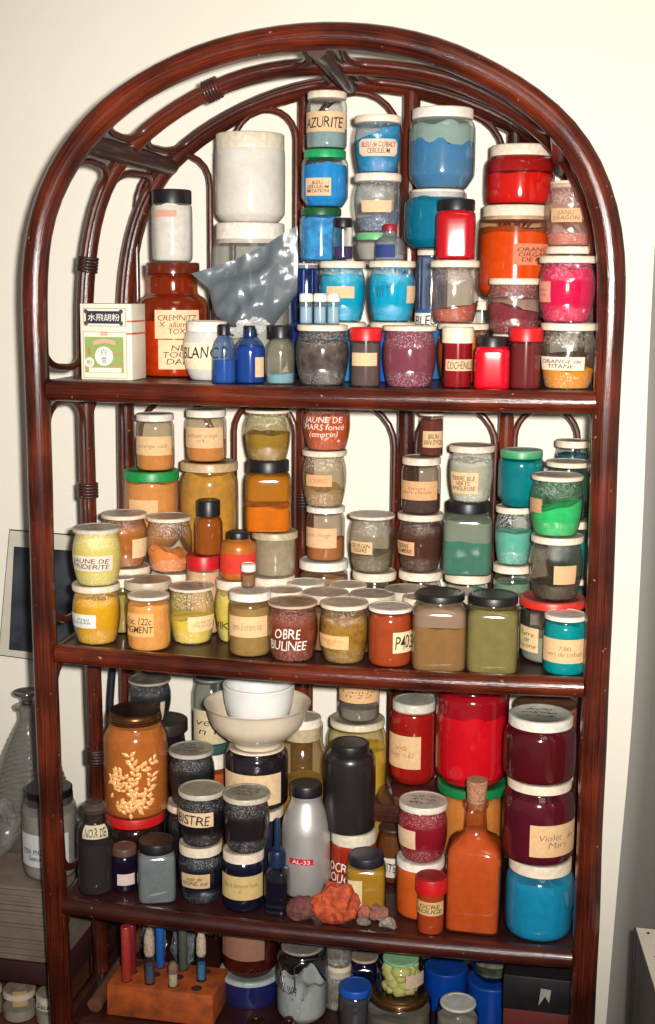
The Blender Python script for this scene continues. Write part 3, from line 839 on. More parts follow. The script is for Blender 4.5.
# stack of blue jars
jar('C9', 'C', 'bigjar', (40, 122, 585, 603), (34, 134, 970), 'dark blue tinted tall jar half hidden by the grey plastic bag', Y=.17, on=1, gl=glass((150, 175, 225), res=(46, 70, 140), den=.5), pig=(30, 60, 140), fill=.5)
jar('S10', 'C', 'yogurt', (130, 275, 785, 800), (130, 275, 975), 'blue jar at the back under a cyan jar, seen between front jars', Y=.118, on=1, gl=glass(res=(60, 130, 190), den=.4), pig=(40, 120, 190))
jar('S11', 'C', 'yogurt', (285, 430, 785, 800), (290, 430, 975), 'bright blue jar glimpsed behind the red capped vial and the mauve jar', Y=.118, on=1, gl=glass(res=(50, 110, 200), den=.4), pig=(30, 90, 200))
jar('C10', 'C', 'yogurt', (125, 275, 582, 602), (125, 275, 775), 'cyan powder jar with tan label at left, above three tiny vials', on='S10', lidstyle='disc',
    gl=glass(res=(0, 150, 190), den=.5, emb=.8), pig=(0, 168, 212), fill=.8, labs=(lab(150, 237, 660, 698, KRAFT, ['· · ·'], bold=0),))
jar('C11', 'C', 'yogurt', (283, 433, 580, 600), (283, 433, 775), 'cyan powder jar with tan label at its right edge', on='S11', lidstyle='disc',
    gl=glass(res=(0, 150, 195), den=.5, emb=.8), pig=(0, 172, 218), fill=.8, labs=(lab(405, 431, 658, 714, KRAFT), lab(310, 350, 655, 705, None, ['VW T'], ink=(20, 70, 110), bold=0)))
jar('C3', 'C', 'straight', (75, 205, 405, 432), (62, 200, 580), 'blue streaked jar with dark green lid, lowest of its blue stack', Y=.135, on='C10', lidc=((20, 84, 40), (40, 70, 40)),
    gl=glass(res=(60, 150, 215), den=.6, scale=60), pig=(60, 166, 232), pig2=(40, 90, 140), fill=.85, pigamt=.8)
jar('C2', 'C', 'chunky', (75, 210, 220, 247), (68, 219, 407), 'blue jar with bright green lid and imitation cerulean label', on='C3', lidc=((24, 160, 90), (60, 130, 90)),
    pig=(10, 136, 222), fill=.78, gl=glass(res=(120, 150, 165), den=.16), labs=(lab(84, 163, 313, 370, KRAFT, ['BLEU', 'CERULEUM', 'IMITATION'], bold=.03),))
jar('C1', 'C', 'straight', (88, 214, 30, 55), (85, 215, 220), 'grey blue jar with broad tan label and cream lid, highest in its stack', on='C2',
    pig=(132, 156, 156), fill=.38, labs=(lab(86, 206, 100, 165, KRAFT, ['AZURITE', ], bold=.05, yr=(.2, .72)),))
jar('C4', 'C', 'straight', (170, 231, 440, 470), (170, 233, 580), 'small clear vial of violet black powder with black cap on cyan jar', Y=.085, on='C10', lidc=BLACK, name='small_bottle', cat='bottle', group='small capped vials', pig=(52, 40, 84), fill=.35)
jar('C7', 'C', 'yogurt', (245, 372, 487, 512), (240, 372, 580), 'grey powder jar with pale green striped lid behind the little decanter', Y=.135, on='C11', lidc=((90, 170, 110), (160, 170, 150)), pig=(168, 160, 150), fill=.7, gl=glass(res=(170, 165, 158), den=.4))
jar('C6', 'C', 'yogurt', (235, 387, 300, 322), (237, 387, 487), 'slate grey powder jar with blank tan label, below the cobalt jar', on='C7', lidstyle='disc',
    gl=glass(res=(130, 128, 132), den=.5, emb=.8), pig=(84, 104, 138), fill=.32, tilt=.2, labs=(lab(262, 356, 385, 423, KRAFT),))
jar('C5', 'C', 'yogurt', (237, 388, 108, 132), (237, 388, 297), 'cobalt blue jar with notched cream label and no jar on top', on='C6', lidstyle='disc',
    gl=glass(res=(40, 120, 160), den=.4, emb=.8), pig=(0, 134, 200), fill=.74, tilt=.35, labs=(lab(255, 374, 188, 243, (228, 190, 165), ['BLEU de COBALT', 'CERULEUM   '], bold=.03, notch=1, jit=.1),))
DECP = [(0, 0), (.9, 0), (1, .03), (1, .45), (.92, .6), (.5, .72), (.38, .78), (.38, .95), (.45, 1)]
jar('C8', 'C', DECP, (328, 375, 460, 482), (303, 400, 578), 'little clear decanter with red stopper and dark blue label', Y=.083, on='C11', lidc=((150, 26, 40), (120, 30, 40)), name='small_decanter', cat='bottle', group='decanters',
    pig=(150, 160, 170), fill=.15, gl=glass((220, 224, 226), res=(170, 176, 182), den=.64, edge=.85), labs=(lab(308, 368, 526, 568, (30, 52, 110)),))
jar('C13', 'C', 'yogurt', (55, 218, 783, 805), (50, 221, 978), 'jar of shiny black flakes with cream lid, on front edge of top shelf', Y=.05, on=1, lidstyle='disc',
    gl=glass((215, 210, 205), res=(96, 84, 78), den=.42, emb=1, scale=120), pig=(60, 50, 47), pig2=(140, 128, 122), pigamt=.45, fill=.75)
for i, (a, b) in enumerate(((62, 106), (107, 150), (150, 192))):
    jar('tv%d' % i, 'C', 'vial', (a, b, 683, 710), (a+1, b-1, 783), '%s of three tiny white capped vials of pale blue powder on flake jar' % ('leftmost', 'middle', 'rightmost')[i], Y=.05, on='C13', lidc=WHITE, name='tiny_vial', cat='vial',
        pig=(140, 180, 205), fill=.62, gl=glass(res=(190, 200, 205), den=.3), group='tiny white capped vials')
jar('C14', 'C', 'vial', (222, 327, 790, 836), (226, 322, 983), 'clear vial of dark grains with red cap and blank tan label', Y=.035, on=1, lidc=RED, name='capped_vial', cat='vial', lidstyle='flat',
    gl=glass(res=(110, 96, 90), den=.4), pig=(84, 62, 58), fill=.8, rib=48, labs=(lab(232, 309, 873, 915, KRAFT),))
jar('C15', 'C', 'yogurt', (328, 500, 783, 805), (328, 500, 985), 'mauve burgundy powder jar with cream lid, front of top shelf', Y=.05, on=1, lidstyle='disc',
    gl=glass((230, 205, 210), res=(132, 68, 82), den=.7, emb=1), pig=(120, 52, 66), fill=.85)
# ---- right half
C12P = [(0, 0), (.9, 0), (1, .02), (1, .88), (.92, .93), (.85, .95), (.85, 1)]
jar('C12', 'D', C12P, (-13, 76, 505, 522), (-16, 80, 900), 'tall blue grey jar with white BLEU label under the teal blue jar', Y=.185, on=1, pig=(42, 110, 178), fill=.55, group='tall wide jars of pigment',
    gl=glass((190, 205, 225), res=(92, 120, 160), den=.5), labs=(lab(-14, 78, 694, 738, (228, 222, 210), ['BLEU T'], bold=.04),))
jar('D2', 'D', 'chunky', (-22, 138, 320, 348), (-48, 152, 503), 'teal blue jar with white lid, beneath the largest blue jar', on='C12', lidc=WHITE, pig=(0, 112, 152), fill=.9, gl=glass(res=(20, 110, 140), den=.45))
jar('D1', 'D', 'chunky', (-27, 155, 75, 108), (-33, 165, 322), 'largest blue jar, blue powder under a pale grey green layer, white lid', on='D2', lidc=WHITE, pig=(0, 112, 186), fill=.6, bump=.1,
    gl=glass((215, 228, 226), res=(150, 172, 164), den=.5, scale=20), coat=((158, 176, 168), .84, .06))
jar('S7', 'D', 'yogurt', (50, 202, 728, 745), (50, 205, 905), 'orange powder jar hidden behind the cochineal vial and red black capped jar', Y=.122, on=1, pig=(214, 96, 24), fill=.8, gl=glass(res=(180, 90, 40), den=.4))
jar('D7', 'D', 'yogurt', (30, 177, 540, 558), (28, 176, 725), 'clear jar with a low layer of orange red powder, in front of large orange jar', on='S7', lidstyle='disc', pig=(190, 74, 40), fill=.26, tilt=.12,
    gl=glass((232, 226, 220), res=(150, 110, 100), den=.22, emb=.6))
jar('D3', 'D', 'square', (50, 162, 352, 387), (47, 166, 537), 'square red jar with black ribbed lid standing in front of teal blue jar', Y=.11, on='D7', lidc=BLACK, sq=5, rib=48, pig=(206, 10, 26), fill=.86,
    gl=glass((240, 200, 200), res=(190, 14, 26), den=.6), pig2=(110, 8, 20), pigamt=.3)
jar('S8', 'D', 'straight', (212, 345, 762, 775), (212, 350, 905), 'short dark red jar at the back between the two red capped front vials', Y=.118, on=1, pig=(110, 20, 30), fill=.8)
jar('D8', 'D', 'yogurt', (203, 357, 590, 610), (200, 361, 757), 'clear jar with dark red powder at the bottom, below large orange jar', on='S8', lidstyle='disc', pig=(130, 14, 34), fill=.5, tilt=-.25,
    gl=glass((230, 222, 218), res=(150, 104, 100), den=.45, emb=.6))
jar('D8b', 'D', 'vial', (162, 202, 657, 685), (164, 200, 900), 'slim vial with cream cap squeezed behind the black capped red jar', Y=.17, on=1, lidc=CREAM, name='capped_vial', cat='vial', pig=(140, 110, 100), fill=.6)
jar('S5', 'D', 'chunky', (205, 380, 655, 690), (203, 386, 905), 'wide brown red jar hidden at the back under the large orange jar', Y=.205, on=1, pig=(120, 40, 26), fill=.8)
jar('D5', 'D', 'bigjar', (177, 375, 373, 415), (173, 392, 652), 'large orange powder jar with black handwritten clear label and white ribbed lid', on='S5', lidc=CREAM, rib=80, pig=(250, 76, 4), fill=.74,
    gl=glass((238, 215, 190), res=(170, 70, 24), den=.4), coat=((150, 62, 22), .86, .03), labs=(lab(278, 384, 487, 551, (216, 120, 84), ['ORANGE', 'ORGAN.', 'DE PER'], bold=.05, jit=.06),))
jar('D4', 'D', 'wide', (207, 388, 187, 222), (195, 401, 370), 'bright red jar with white lid on top of large orange jar', on='D5', lidc=CREAM, pig=(238, 24, 10), fill=.56, gl=glass((235, 190, 185), res=(168, 22, 20), den=.5, scale=30), coat=((160, 22, 18), .9, .0))
jar('S6', 'D', 'yogurt', (372, 526, 735, 752), (372, 526, 905), 'dark clear jar at the back right behind the titanium orange jar', Y=.175, on=1, pig=(120, 70, 50), fill=.5)
jar('D6b', 'D', 'yogurt', (370, 525, 498, 518), (370, 526, 725), 'pale jar whose cream lid shows just above the pink jar', on='S6', lidstyle='disc', pig=(150, 110, 100), fill=.6)
jar('D6', 'D', 'yogurt', (373, 503, 298, 320), (370, 528, 495), 'dusty pink jar with dragon blood label, top right under the arch', on='D6b', lidstyle='disc', pig=(226, 124, 96), fill=.2,
    gl=glass((235, 215, 208), res=(186, 128, 112), den=.6, emb=.8), labs=(lab(393, 482, 381, 423, (206, 166, 126), ['SANG', 'DRAGON'], ink=(120, 80, 50), bold=.01),))
jar('D12', 'D', 'yogurt', (358, 524, 728, 748), (358, 523, 922), 'clear jar with bright orange powder in its lower third and titanium label', Y=.05, on=1, lidstyle='disc', pig=(255, 150, 20), fill=.3, bump=.07,
    gl=glass((232, 228, 220), res=(160, 140, 120), den=.15, emb=.6), labs=(lab(364, 489, 825, 865, (232, 212, 188), ['ORANGE de', 'TITANE'], bold=.04, jit=.08),))
jar('D6c', 'D', 'yogurt', (355, 525, 523, 545), (355, 520, 725), 'hot pink powder jar with tan label at its left edge', Y=.072, on='D12', lidstyle='disc', pig=(226, 16, 72), fill=.84,
    gl=glass((240, 205, 212), res=(214, 30, 84), den=.6, emb=1), labs=(lab(357, 390, 600, 662, (222, 140, 120), ['Laque', 'rose'], bold=0, ink=(150, 80, 60)),))
jar('D9', 'D', 'vial', (63, 158, 733, 785), (69, 155, 920), 'vial of dark red cochineal with ribbed cream cap and tan label', Y=.04, on=1, lidc=((232, 216, 188), (200, 185, 160)), rib=60, name='capped_vial', cat='vial', pig=(150, 10, 20), fill=.85,
    gl=glass((235, 210, 205), res=(120, 30, 30), den=.4), labs=(lab(78, 155, 832, 866, KRAFT, ['COCHENILLE'], bold=.02),), lidstyle='tall')
jar('D10', 'D', 'square', (163, 258, 762, 797), (161, 268, 922), 'small glossy red square jar with black ribbed lid on front edge', Y=.04, on=1, lidc=BLACK, sq=5, rib=44, pig=(216, 8, 34), fill=.92, gl=glass((240, 205, 205), res=(214, 10, 36), den=.7))
jar('D11', 'D', 'vial', (262, 363, 735, 780), (268, 361, 922), 'dusky red vial with bright red cap and no label, left of titanium orange jar', Y=.042, on=1, lidc=RED, rib=48, name='capped_vial', cat='vial', pig=(104, 30, 34), fill=.8, gl=glass((225, 195, 190), res=(126, 50, 50), den=.6), lidstyle='tall')

# ---- printed powder box
def flat_text(name, lines, x0, x1, z0, z1, y, mat, parent, **k):
    me = text_mesh(lines, **k)
    if not me: return
    for v in me.vertices: v.co = Vector((x0+(x1-x0)*v.co.x, y, z0+(z1-z0)*v.co.y))
    me.materials.append(mat); o = bpy.data.objects.new(name, me); COL.objects.link(o); o.parent = parent; return o
def pigment_box():
    Yb = .03; P0 = at_Y(81.5, 378, Yb); P1 = at_Y(132.5, 378, Yb); x0, x1 = P0.x, P1.x; zb = shelf_z(1, x0); zt = z_for(x0, Yb, 303.5)
    w = x1-x0; h = zt-zb
    root = empty('pigment_box', (x0, Yb, zb), 'cream and green printed cardboard box with East Asian lettering at left end of top shelf', 'box')
    bm = box_bm(0, w, 0, .052, 0, h, .0008)
    finish('carton', bm, plain((226, 216, 196), .6, .05, 40), root)
    def X(px): return (px-81.5)/51*w
    def Z(py): return (378.5-py)/75*h
    def rect(n, a, b, c, d, col, off, par=root):
        bm = bmesh.new(); bm.faces.new([bm.verts.new(v) for v in ((X(a), -off, Z(d)), (X(b), -off, Z(d)), (X(b), -off, Z(c)), (X(a), -off, Z(c)))])
        return finish(n, bm, plain(col, .6, .04, 60), par, smooth=False)
    def disc(n, cx, cy, r, col, off, par=root):
        bm = bmesh.new(); R = r/51*w
        bm.faces.new([bm.verts.new((X(cx)+R*cos(a), -off, Z(cy)+R*sin(a))) for a in [2*pi*i/28 for i in range(28)]])
        return finish(n, bm, plain(col, .6, .04, 60), par, smooth=False)
    rect('printed_border', 85, 127, 307.8, 325.5, (120, 118, 96), .0003)
    rect('printed_border', 85.6, 126.4, 308.4, 325, (222, 212, 190), .0004)
    t = rect('title_panel', 87.4, 122.6, 310.6, 323, (26, 30, 52), .0005)
    for cx in (87.6, 122.4):
        for cy in (311, 322.6): disc('printed_scroll', cx, cy, 2.1, (60, 62, 70), .0006, t)
    flat_text('lettering', ['水飛胡粉'], X(89.5), X(121), Z(320.4), Z(313.2), -.0008, plain((236, 230, 214), .6, .03), t, shear=0, bold=0)
    rect('printed_border', 84, 127.5, 331, 377, (140, 138, 110), .0003)
    rect('printed_border', 84.6, 126.9, 331.6, 376.4, (226, 217, 196), .0004)
    gp = rect('green_picture', 85.6, 124.2, 336, 371.5, (138, 160, 86), .0005)
    rect('printed_hill', 112, 123.5, 351.5, 354, (176, 132, 84), .0006, gp); rect('printed_hill', 109, 124, 362, 364, (176, 132, 84), .0006, gp)
    rect('printed_tree', 88.5, 91.5, 347, 354, (166, 120, 76), .0006, gp); rect('printed_hill', 86, 98, 366, 367.5, (176, 132, 84), .0006, gp)
    # ribbon
    bm = bmesh.new(); n = 12; up_, lo = [], []
    for i in range(n+1):
        t_ = i/n; a = X(94.5+22*t_); zc = Z(342.5-2.2*sin(pi*t_)); up_.append(bm.verts.new((a, -.0009, zc+.0028))); lo.append(bm.verts.new((a, -.0009, zc-.0022)))
    for i in range(n): bm.faces.new([lo[i], lo[i+1], up_[i+1], up_[i]])
    finish('printed_ribbon', bm, plain((212, 160, 140), .6, .08, 300), gp, smooth=False)
    d = disc('white_roundel', 104.8, 355, 9, (232, 226, 210), .0008, gp)
    flat_text('lettering', ['白'], X(102.3), X(107.3), Z(353.6), Z(347.8), -.0011, plain((60, 66, 74), .6), d, shear=0, bold=0)
    flat_text('lettering', ['雪'], X(102.1), X(107.5), Z(361.8), Z(356), -.0011, plain((60, 66, 74), .6), d, shear=0, bold=0)
    d = disc('white_roundel', 90.2, 361.3, 4.7, (232, 226, 210), .0008, gp)
    flat_text('lettering', ['粉'], X(87.6), X(92.8), Z(364.2), Z(358.4), -.0011, plain((40, 44, 50), .6), d, shear=0, bold=0)
    rect('white_strip', 89.5, 122, 366.5, 371, (226, 220, 198), .0007, gp)
    flat_text('lettering', ['囍'], X(101.5), X(109), Z(335), Z(330.6), -.0009, plain((214, 90, 84), .6), root, shear=0, bold=0)
    for a, b in ((319.6, 321.4), (331.6, 333.6)):
        rect('red_band', 127.6, 132.6, a, b, (214, 96, 88), .0004)
        bm = bmesh.new(); q = w+.0004
        bm.faces.new([bm.verts.new(v) for v in ((q, -.0004, Z(b)), (q, .052, Z(b)), (q, .052, Z(a)), (q, -.0004, Z(a)))])
        finish('red_band', bm, plain((208, 100, 92), .6), root, smooth=False)
pigment_box()

# ---- knotted plastic bag
def film(c=(106, 114, 120), a=.8):
    key = ('film', c, a)
    if key in MC: return MC[key]
    m, nt, out = newmat('plastic_film'); tc = N(nt, 'ShaderNodeTexCoord')
    df = N(nt, 'ShaderNodeBsdfDiffuse', Color=lin(c)); tr = N(nt, 'ShaderNodeBsdfTransparent', Color=(.9, .93, .96, 1)); gs = N(nt, 'ShaderNodeBsdfGlossy', Roughness=.3)
    no = N(nt, 'ShaderNodeTexNoise', Scale=38.0, Detail=5.0); L(nt, tc.outputs['Object'], no.inputs['Vector'])
    vo = N(nt, 'ShaderNodeTexVoronoi', feature='DISTANCE_TO_EDGE', Scale=42.0); L(nt, tc.outputs['Object'], vo.inputs['Vector'])
    bp = N(nt, 'ShaderNodeBump', Strength=.5, Distance=.003); L(nt, vo.outputs[0], bp.inputs['Height']); L(nt, bp.outputs[0], gs.inputs['Normal'])
    mr = N(nt, 'ShaderNodeMapRange'); mr.inputs[1].default_value = .3; mr.inputs[2].default_value = .7; mr.inputs[3].default_value = max(0, a-.15); mr.inputs[4].default_value = min(1, a+.12)
    L(nt, no.outputs[0], mr.inputs[0])
    m1 = N(nt, 'ShaderNodeMixShader'); L(nt, mr.outputs[0], m1.inputs[0]); L(nt, tr.outputs[0], m1.inputs[1]); L(nt, df.outputs[0], m1.inputs[2])
    m2 = N(nt, 'ShaderNodeMixShader'); m2.inputs[0].default_value = .08; L(nt, m1.outputs[0], m2.inputs[1]); L(nt, gs.outputs[0], m2.inputs[2])
    L(nt, m2.outputs[0], out.inputs[0]); MC[key] = m; return m
def curve_at(pts, t):
    q = t*(len(pts)-1); i = min(len(pts)-2, int(q)); f = q-i; a, b = pts[i], pts[i+1]; return (a[0]+(b[0]-a[0])*f, a[1]+(b[1]-a[1])*f)
def bag():
    Y0 = .105; ox, oy, s = FR['A']
    Lp = [(478, 612), (440, 592), (408, 565), (398, 530), (390, 493), (345, 455)]
    Rp = [(512, 612), (560, 590), (595, 545), (622, 500), (624, 420), (621, 330)]
    base = at_Y(495/s+ox, 612/s+oy, Y0)
    root = empty('plastic_bag', base, 'grey plastic bag of blue powder, knotted below, two pointed corners, on small blue bottles', 'bag')
    bm = bmesh.new(); nu, nv = 36, 30
    for side in (-1, 1):
        g = []
        for j in range(nv+1):
            v = j/nv; row = []
            a = curve_at(Lp, v); b = curve_at(Rp, v)
            for i in range(nu+1):
                u = i/nu; px, py = a[0]+(b[0]-a[0])*u, a[1]+(b[1]-a[1])*u
                py += (14*sin(pi*u)*v*v)*(1 if v > .8 else .3)
                prof = sin(pi*u)**.6*(sin(pi*min(1, v*1.15))**.7 if v*1.15 < 1 else 0)
                P = at_Y(px/s+ox, py/s+oy, Y0)
                n = noise.noise(Vector((px*.018+py*.008, py*.014, side*3)))*.013+noise.noise(Vector((px*.04, py*.03, 7)))*.005
                P.y += side*(.028*prof+.002)+n*(sin(pi*u)**.4); row.append(bm.verts.new(P-base))
            g.append(row)
        for j in range(nv):
            for i in range(nu): bm.faces.new([g[j][i], g[j][i+1], g[j+1][i+1], g[j+1][i]])
    bmesh.ops.remove_doubles(bm, verts=bm.verts[:], dist=.0003)
    finish('bag_film', bm, film(), root, sharp=50)
    # powder held low in the bag
    c = at_Y(512/s+ox, 530/s+oy, Y0)
    bm = bmesh.new(); bmesh.ops.create_icosphere(bm, subdivisions=3, radius=1)
    for v in bm.verts:
        k = 1+.25*noise.noise(v.co*1.5); v.co = Vector((v.co.x*.027*k, v.co.y*.014*k, v.co.z*.014*k))+(c-base)
    finish('pigment', bm, powder((52, 74, 120)), root)
    # crumpled clear tail
    c = at_Y(497/s+ox, 596/s+oy, Y0-.052)
    bm = bmesh.new(); bmesh.ops.create_icosphere(bm, subdivisions=4, radius=1)
    for v in bm.verts:
        n = v.co.copy(); k = .75+.75*abs(noise.noise(n*2.3+Vector((4, 1, 2))))+.25*noise.noise(n*6)
        v.co = Vector((n.x*.023*k, n.y*.009*k, n.z*.011*k+.006*n.x))+(c-base)
    finish('knotted_tail', bm, film((214, 212, 208), .55), root, sharp=20)
bag()

# ================================================================== MIDDLE SHELF
YG = dict(lidstyle='disc')
jar('F2', 'E', 'yogurt', (52, 163, 455, 478), (53, 165, 598), 'golden yellow powder jar with white number label, leftmost on front edge of middle shelf', on=2, pig=(250, 182, 20), fill=.8, pig2=(226, 150, 20), gl=glass(res=(214, 160, 30), den=.4, emb=1),
    labs=(lab(53, 107, 525, 557, (226, 224, 220), ['j.  P360', 'COBAR '], bold=.0, jit=.08),), **YG)
jar('F1', 'E', 'yogurt', (55, 166, 310, 340), (53, 167, 460), 'pale lemon yellow jar stacked at the far left with a pink-white primrose label', on='F2', lidc=((214, 202, 186), (150, 134, 122)), pig=(238, 222, 112), fill=.86, pig2=(228, 206, 90), gl=glass(res=(230, 212, 120), den=.7, emb=.8),
    labs=(lab(55, 145, 388, 424, (226, 208, 190), ['JAUNE DE', 'PRIDERITE'], bold=.02, tilt=-.08),), **YG)
jar('F4', 'E', 'straight', (182, 280, 465, 495), (180, 282, 612), 'peach orange jar with big black PIGMENT lettering on clear label', on=2, lidc=WHITE, pig=(255, 166, 78), fill=.86, gl=glass(res=(240, 170, 90), den=.3),
    labs=(lab(183, 242, 523, 577, (236, 176, 104), ['1oc. 122c', 'PIGMENT'], bold=.05, jit=.06, mg=.02),))
jar('F5', 'E', 'yogurt', (277, 384, 445, 473), (278, 385, 597), 'clear jar of pale yellow powder with scribbled lid, behind and right of PIGMENT jar', on=2, pig=(252, 218, 84), fill=.45, gl=glass((240, 238, 215), res=(226, 196, 110), den=.32, emb=1), scrib=11,
    labs=(lab(322, 382, 530, 566, (236, 206, 150), ['JAUNE DE', 'STRONTIUM'], bold=.0, ink=(150, 110, 70)),), **YG)
jar('F6', 'E', 'yogurt', (386, 480, 446, 472), (385, 486, 592), 'yellow jar with black lettering on the glass, half hidden behind the olive tan jar', Y=.11, on=2, pig=(244, 212, 80), fill=.8, gl=glass(res=(214, 196, 100), den=.4, emb=.8),
    labs=(lab(388, 425, 543, 562, None, ['VIKI'], bold=.03),), **YG)
jar('F7', 'E', 'straight', (420, 518, 465, 498), (418, 518, 625), 'olive tan powder jar with wide tan label and a tiny vial on its lid', on=2, lidc=WHITE, pig=(176, 132, 66), fill=.8, gl=glass(res=(150, 120, 66), den=.45),
    labs=(lab(421, 507, 530, 578, (226, 186, 134), ['terre d ombre nat', ' ·  ·'], bold=0, ink=(140, 96, 60), yr=(.35, .7)),))
jar('F8', 'E', 'yogurt', (508, 625, 480, 513), (508, 627, 641), 'brown red jar with white handwriting on the glass and a stained rusty lid', on=2, lidc=lidmat((206, 178, 146), (120, 84, 62)), pig=(128, 46, 26), fill=.84, pig2=(150, 70, 30), gl=glass(res=(120, 50, 34), den=.6, emb=1),
    labs=(lab(517, 600, 555, 612, None, ['OBRE', 'BULINEE'], ink=W_INK, bold=.02),), **YG)
jar('F9', 'G', 'yogurt', (97, 258, 680, 732), (97, 260, 908), 'golden brown jar with small tilted tan label, just right of brown red jar', on=2, pig=(140, 88, 20), fill=.8, pig2=(206, 160, 60), gl=glass(res=(136, 92, 34), den=.5, emb=1),
    labs=(lab(99, 194, 812, 857, (226, 178, 120), ['OCRE JAUNE TO', 'FONCE'], ink=(160, 110, 60), bold=0, tilt=-.1),), **YG)
jar('F10', 'G', 'straight', (259, 404, 695, 742), (258, 404, 917), 'brick orange powder jar with cream number label at right, on middle shelf front', on=2, lidc=WHITE, pig=(176, 64, 24), fill=.9, gl=glass(res=(176, 66, 28), den=.5),
    labs=(lab(340, 401, 800, 868, (232, 206, 160), ['·  ·', 'P403'], bold=.04),))
jar('F11', 'G', 'square', (415, 577, 648, 708), (403, 585, 935), 'square jar of two-tone tan powder with ribbed black lid, left of the pair', on=2, lidc=BLACK, sq=5, rib=60, pig=(150, 106, 48), fill=.6, gl=glass((236, 226, 212), res=(140, 108, 84), den=.6, scale=14), coat=((158, 132, 112), .88, .02))
jar('F12', 'H', 'square', (155, 308, 618, 680), (146, 308, 890), 'square jar of olive green powder with ribbed black lid, right of the tan pair', on=2, lidc=BLACK, sq=5, rib=60, pig=(128, 118, 66), fill=.86, gl=glass((236, 230, 212), res=(132, 118, 72), den=.45))
jar('H10', 'H', 'wide', (306, 513, 633, 693), (312, 510, 858), 'wide jar of grey green powder with bright red lid, under the clear dark jar', Y=.1, on=2, lidc=((214, 44, 30), (150, 70, 60)), pig=(168, 176, 160), fill=.45, gl=glass((215, 212, 205), res=(96, 84, 74), den=.35),
    labs=(lab(316, 372, 748, 824, (222, 192, 140), ['Terre', 'de', 'Verone'], bold=.01),))
jar('H11', 'H', 'straight', (385, 517, 680, 727), (384, 520, 893), 'teal powder jar with wide tan label at the right end of middle shelf', on=2, lidc=WHITE, pig=(0, 146, 150), fill=.88, gl=glass(res=(0, 140, 146), den=.4),
    labs=(lab(388, 516, 778, 852, (222, 180, 130), ['        7/80', 'vert de cobalt', ' · · ·'], bold=0, ink=(120, 86, 56)),))
# second and third rows seen mostly as lids
def lidrow(key, x0, x1, y, Y, label, c, lidc=CREAM, w=0, gl=None, fill=.75, **k):
    jar(key, 'P', k.pop('kind', 'yogurt'), (x0, x1, y-(x1-x0)*.13, y+(x1-x0)*.13+5), (x0, x1, y+70), label, Y=Y, on=2, lidc=lidc, pig=c, fill=fill, gl=gl, hz=k.pop('hz', .076), **k)
lidrow('R1', 124, 172, 582, .105, 'jar with grey brown dusty lid directly behind the PIGMENT jar', (210, 180, 70), lidc=((200, 184, 160), (140, 120, 104)), lidstyle='disc')
lidrow('R0', 111, 135, 578, .103, 'narrow dusty lidded jar behind the golden yellow number jar', (170, 140, 70), lidstyle='disc', kind='straight')
lidrow('R3', 152, 200, 572, .172, 'cream lidded jar carrying the jar of low orange powder', (200, 170, 90), lidstyle='disc', hz=.076)
lidrow('R4', 104, 151, 569, .155, 'cream lidded jar carrying the jar with glowing purple glint', (206, 160, 90), lidstyle='disc', hz=.07)
lidrow('R5', 250, 295, 573, .165, 'dusty lidded jar beneath the cream plastic pot, beside squat bottle with red label', (150, 120, 80), lidstyle='disc')
lidrow('R6', 265, 303, 588, .098, 'small cream lidded jar behind and right of the tiny vial', (160, 130, 80), lidstyle='disc')
lidrow('R7', 286, 325, 577, .152, 'bright white lidded jar in second row, left of centre pole', (170, 140, 90), lidc=WHITE)
lidrow('R8', 302, 349, 592, .1, 'greyish flat lidded jar directly behind golden brown jar', (130, 90, 50), lidstyle='disc', lidc=((206, 190, 164), (136, 118, 102)))
lidrow('R9', 328, 367, 578, .15, 'small cream lidded jar behind greyish flat lid at shelf centre', (140, 110, 80), lidstyle='disc')
lidrow('R10', 349, 395, 588, .105, 'grey lidded jar directly behind the brick orange jar', (120, 80, 60), lidstyle='disc', lidc=((206, 194, 172), (132, 118, 104)))
lidrow('R11', 383, 429, 579, .14, 'grey lidded jar in second row below the two stacked brown jars', (90, 70, 60), lidstyle='disc', lidc=((200, 188, 168), (126, 114, 102)))
lidrow('R12', 402, 444, 590, .1, 'pale lidded jar behind left square jar with black lid', (110, 90, 60), lidstyle='disc')
lidrow('R13', 434, 479, 583, .135, 'dusty brown lidded jar below the teal jar with black lid', (96, 150, 120), lidstyle='disc', lidc=((190, 176, 152), (124, 108, 92)))
lidrow('R14', 489, 526, 584, .132, 'grey lidded jar just left of the wide red lid', (120, 120, 90), lidc=((206, 200, 184), (136, 130, 118)), lidstyle='disc')
lidrow('R15', 352, 396, 572, .205, 'cream lidded jar under the grey green labelled jar', (120, 100, 80), lidstyle='disc', hz=.081)
lidrow('R16', 398, 442, 572, .205, 'cream lidded jar under the dark brown labelled jar', (100, 70, 60), lidstyle='disc', hz=.081)
lidrow('R17', 444, 490, 577, .2, 'cream lidded turquoise jar under the teal jar with black lid', (90, 170, 150), lidstyle='disc', hz=.081)
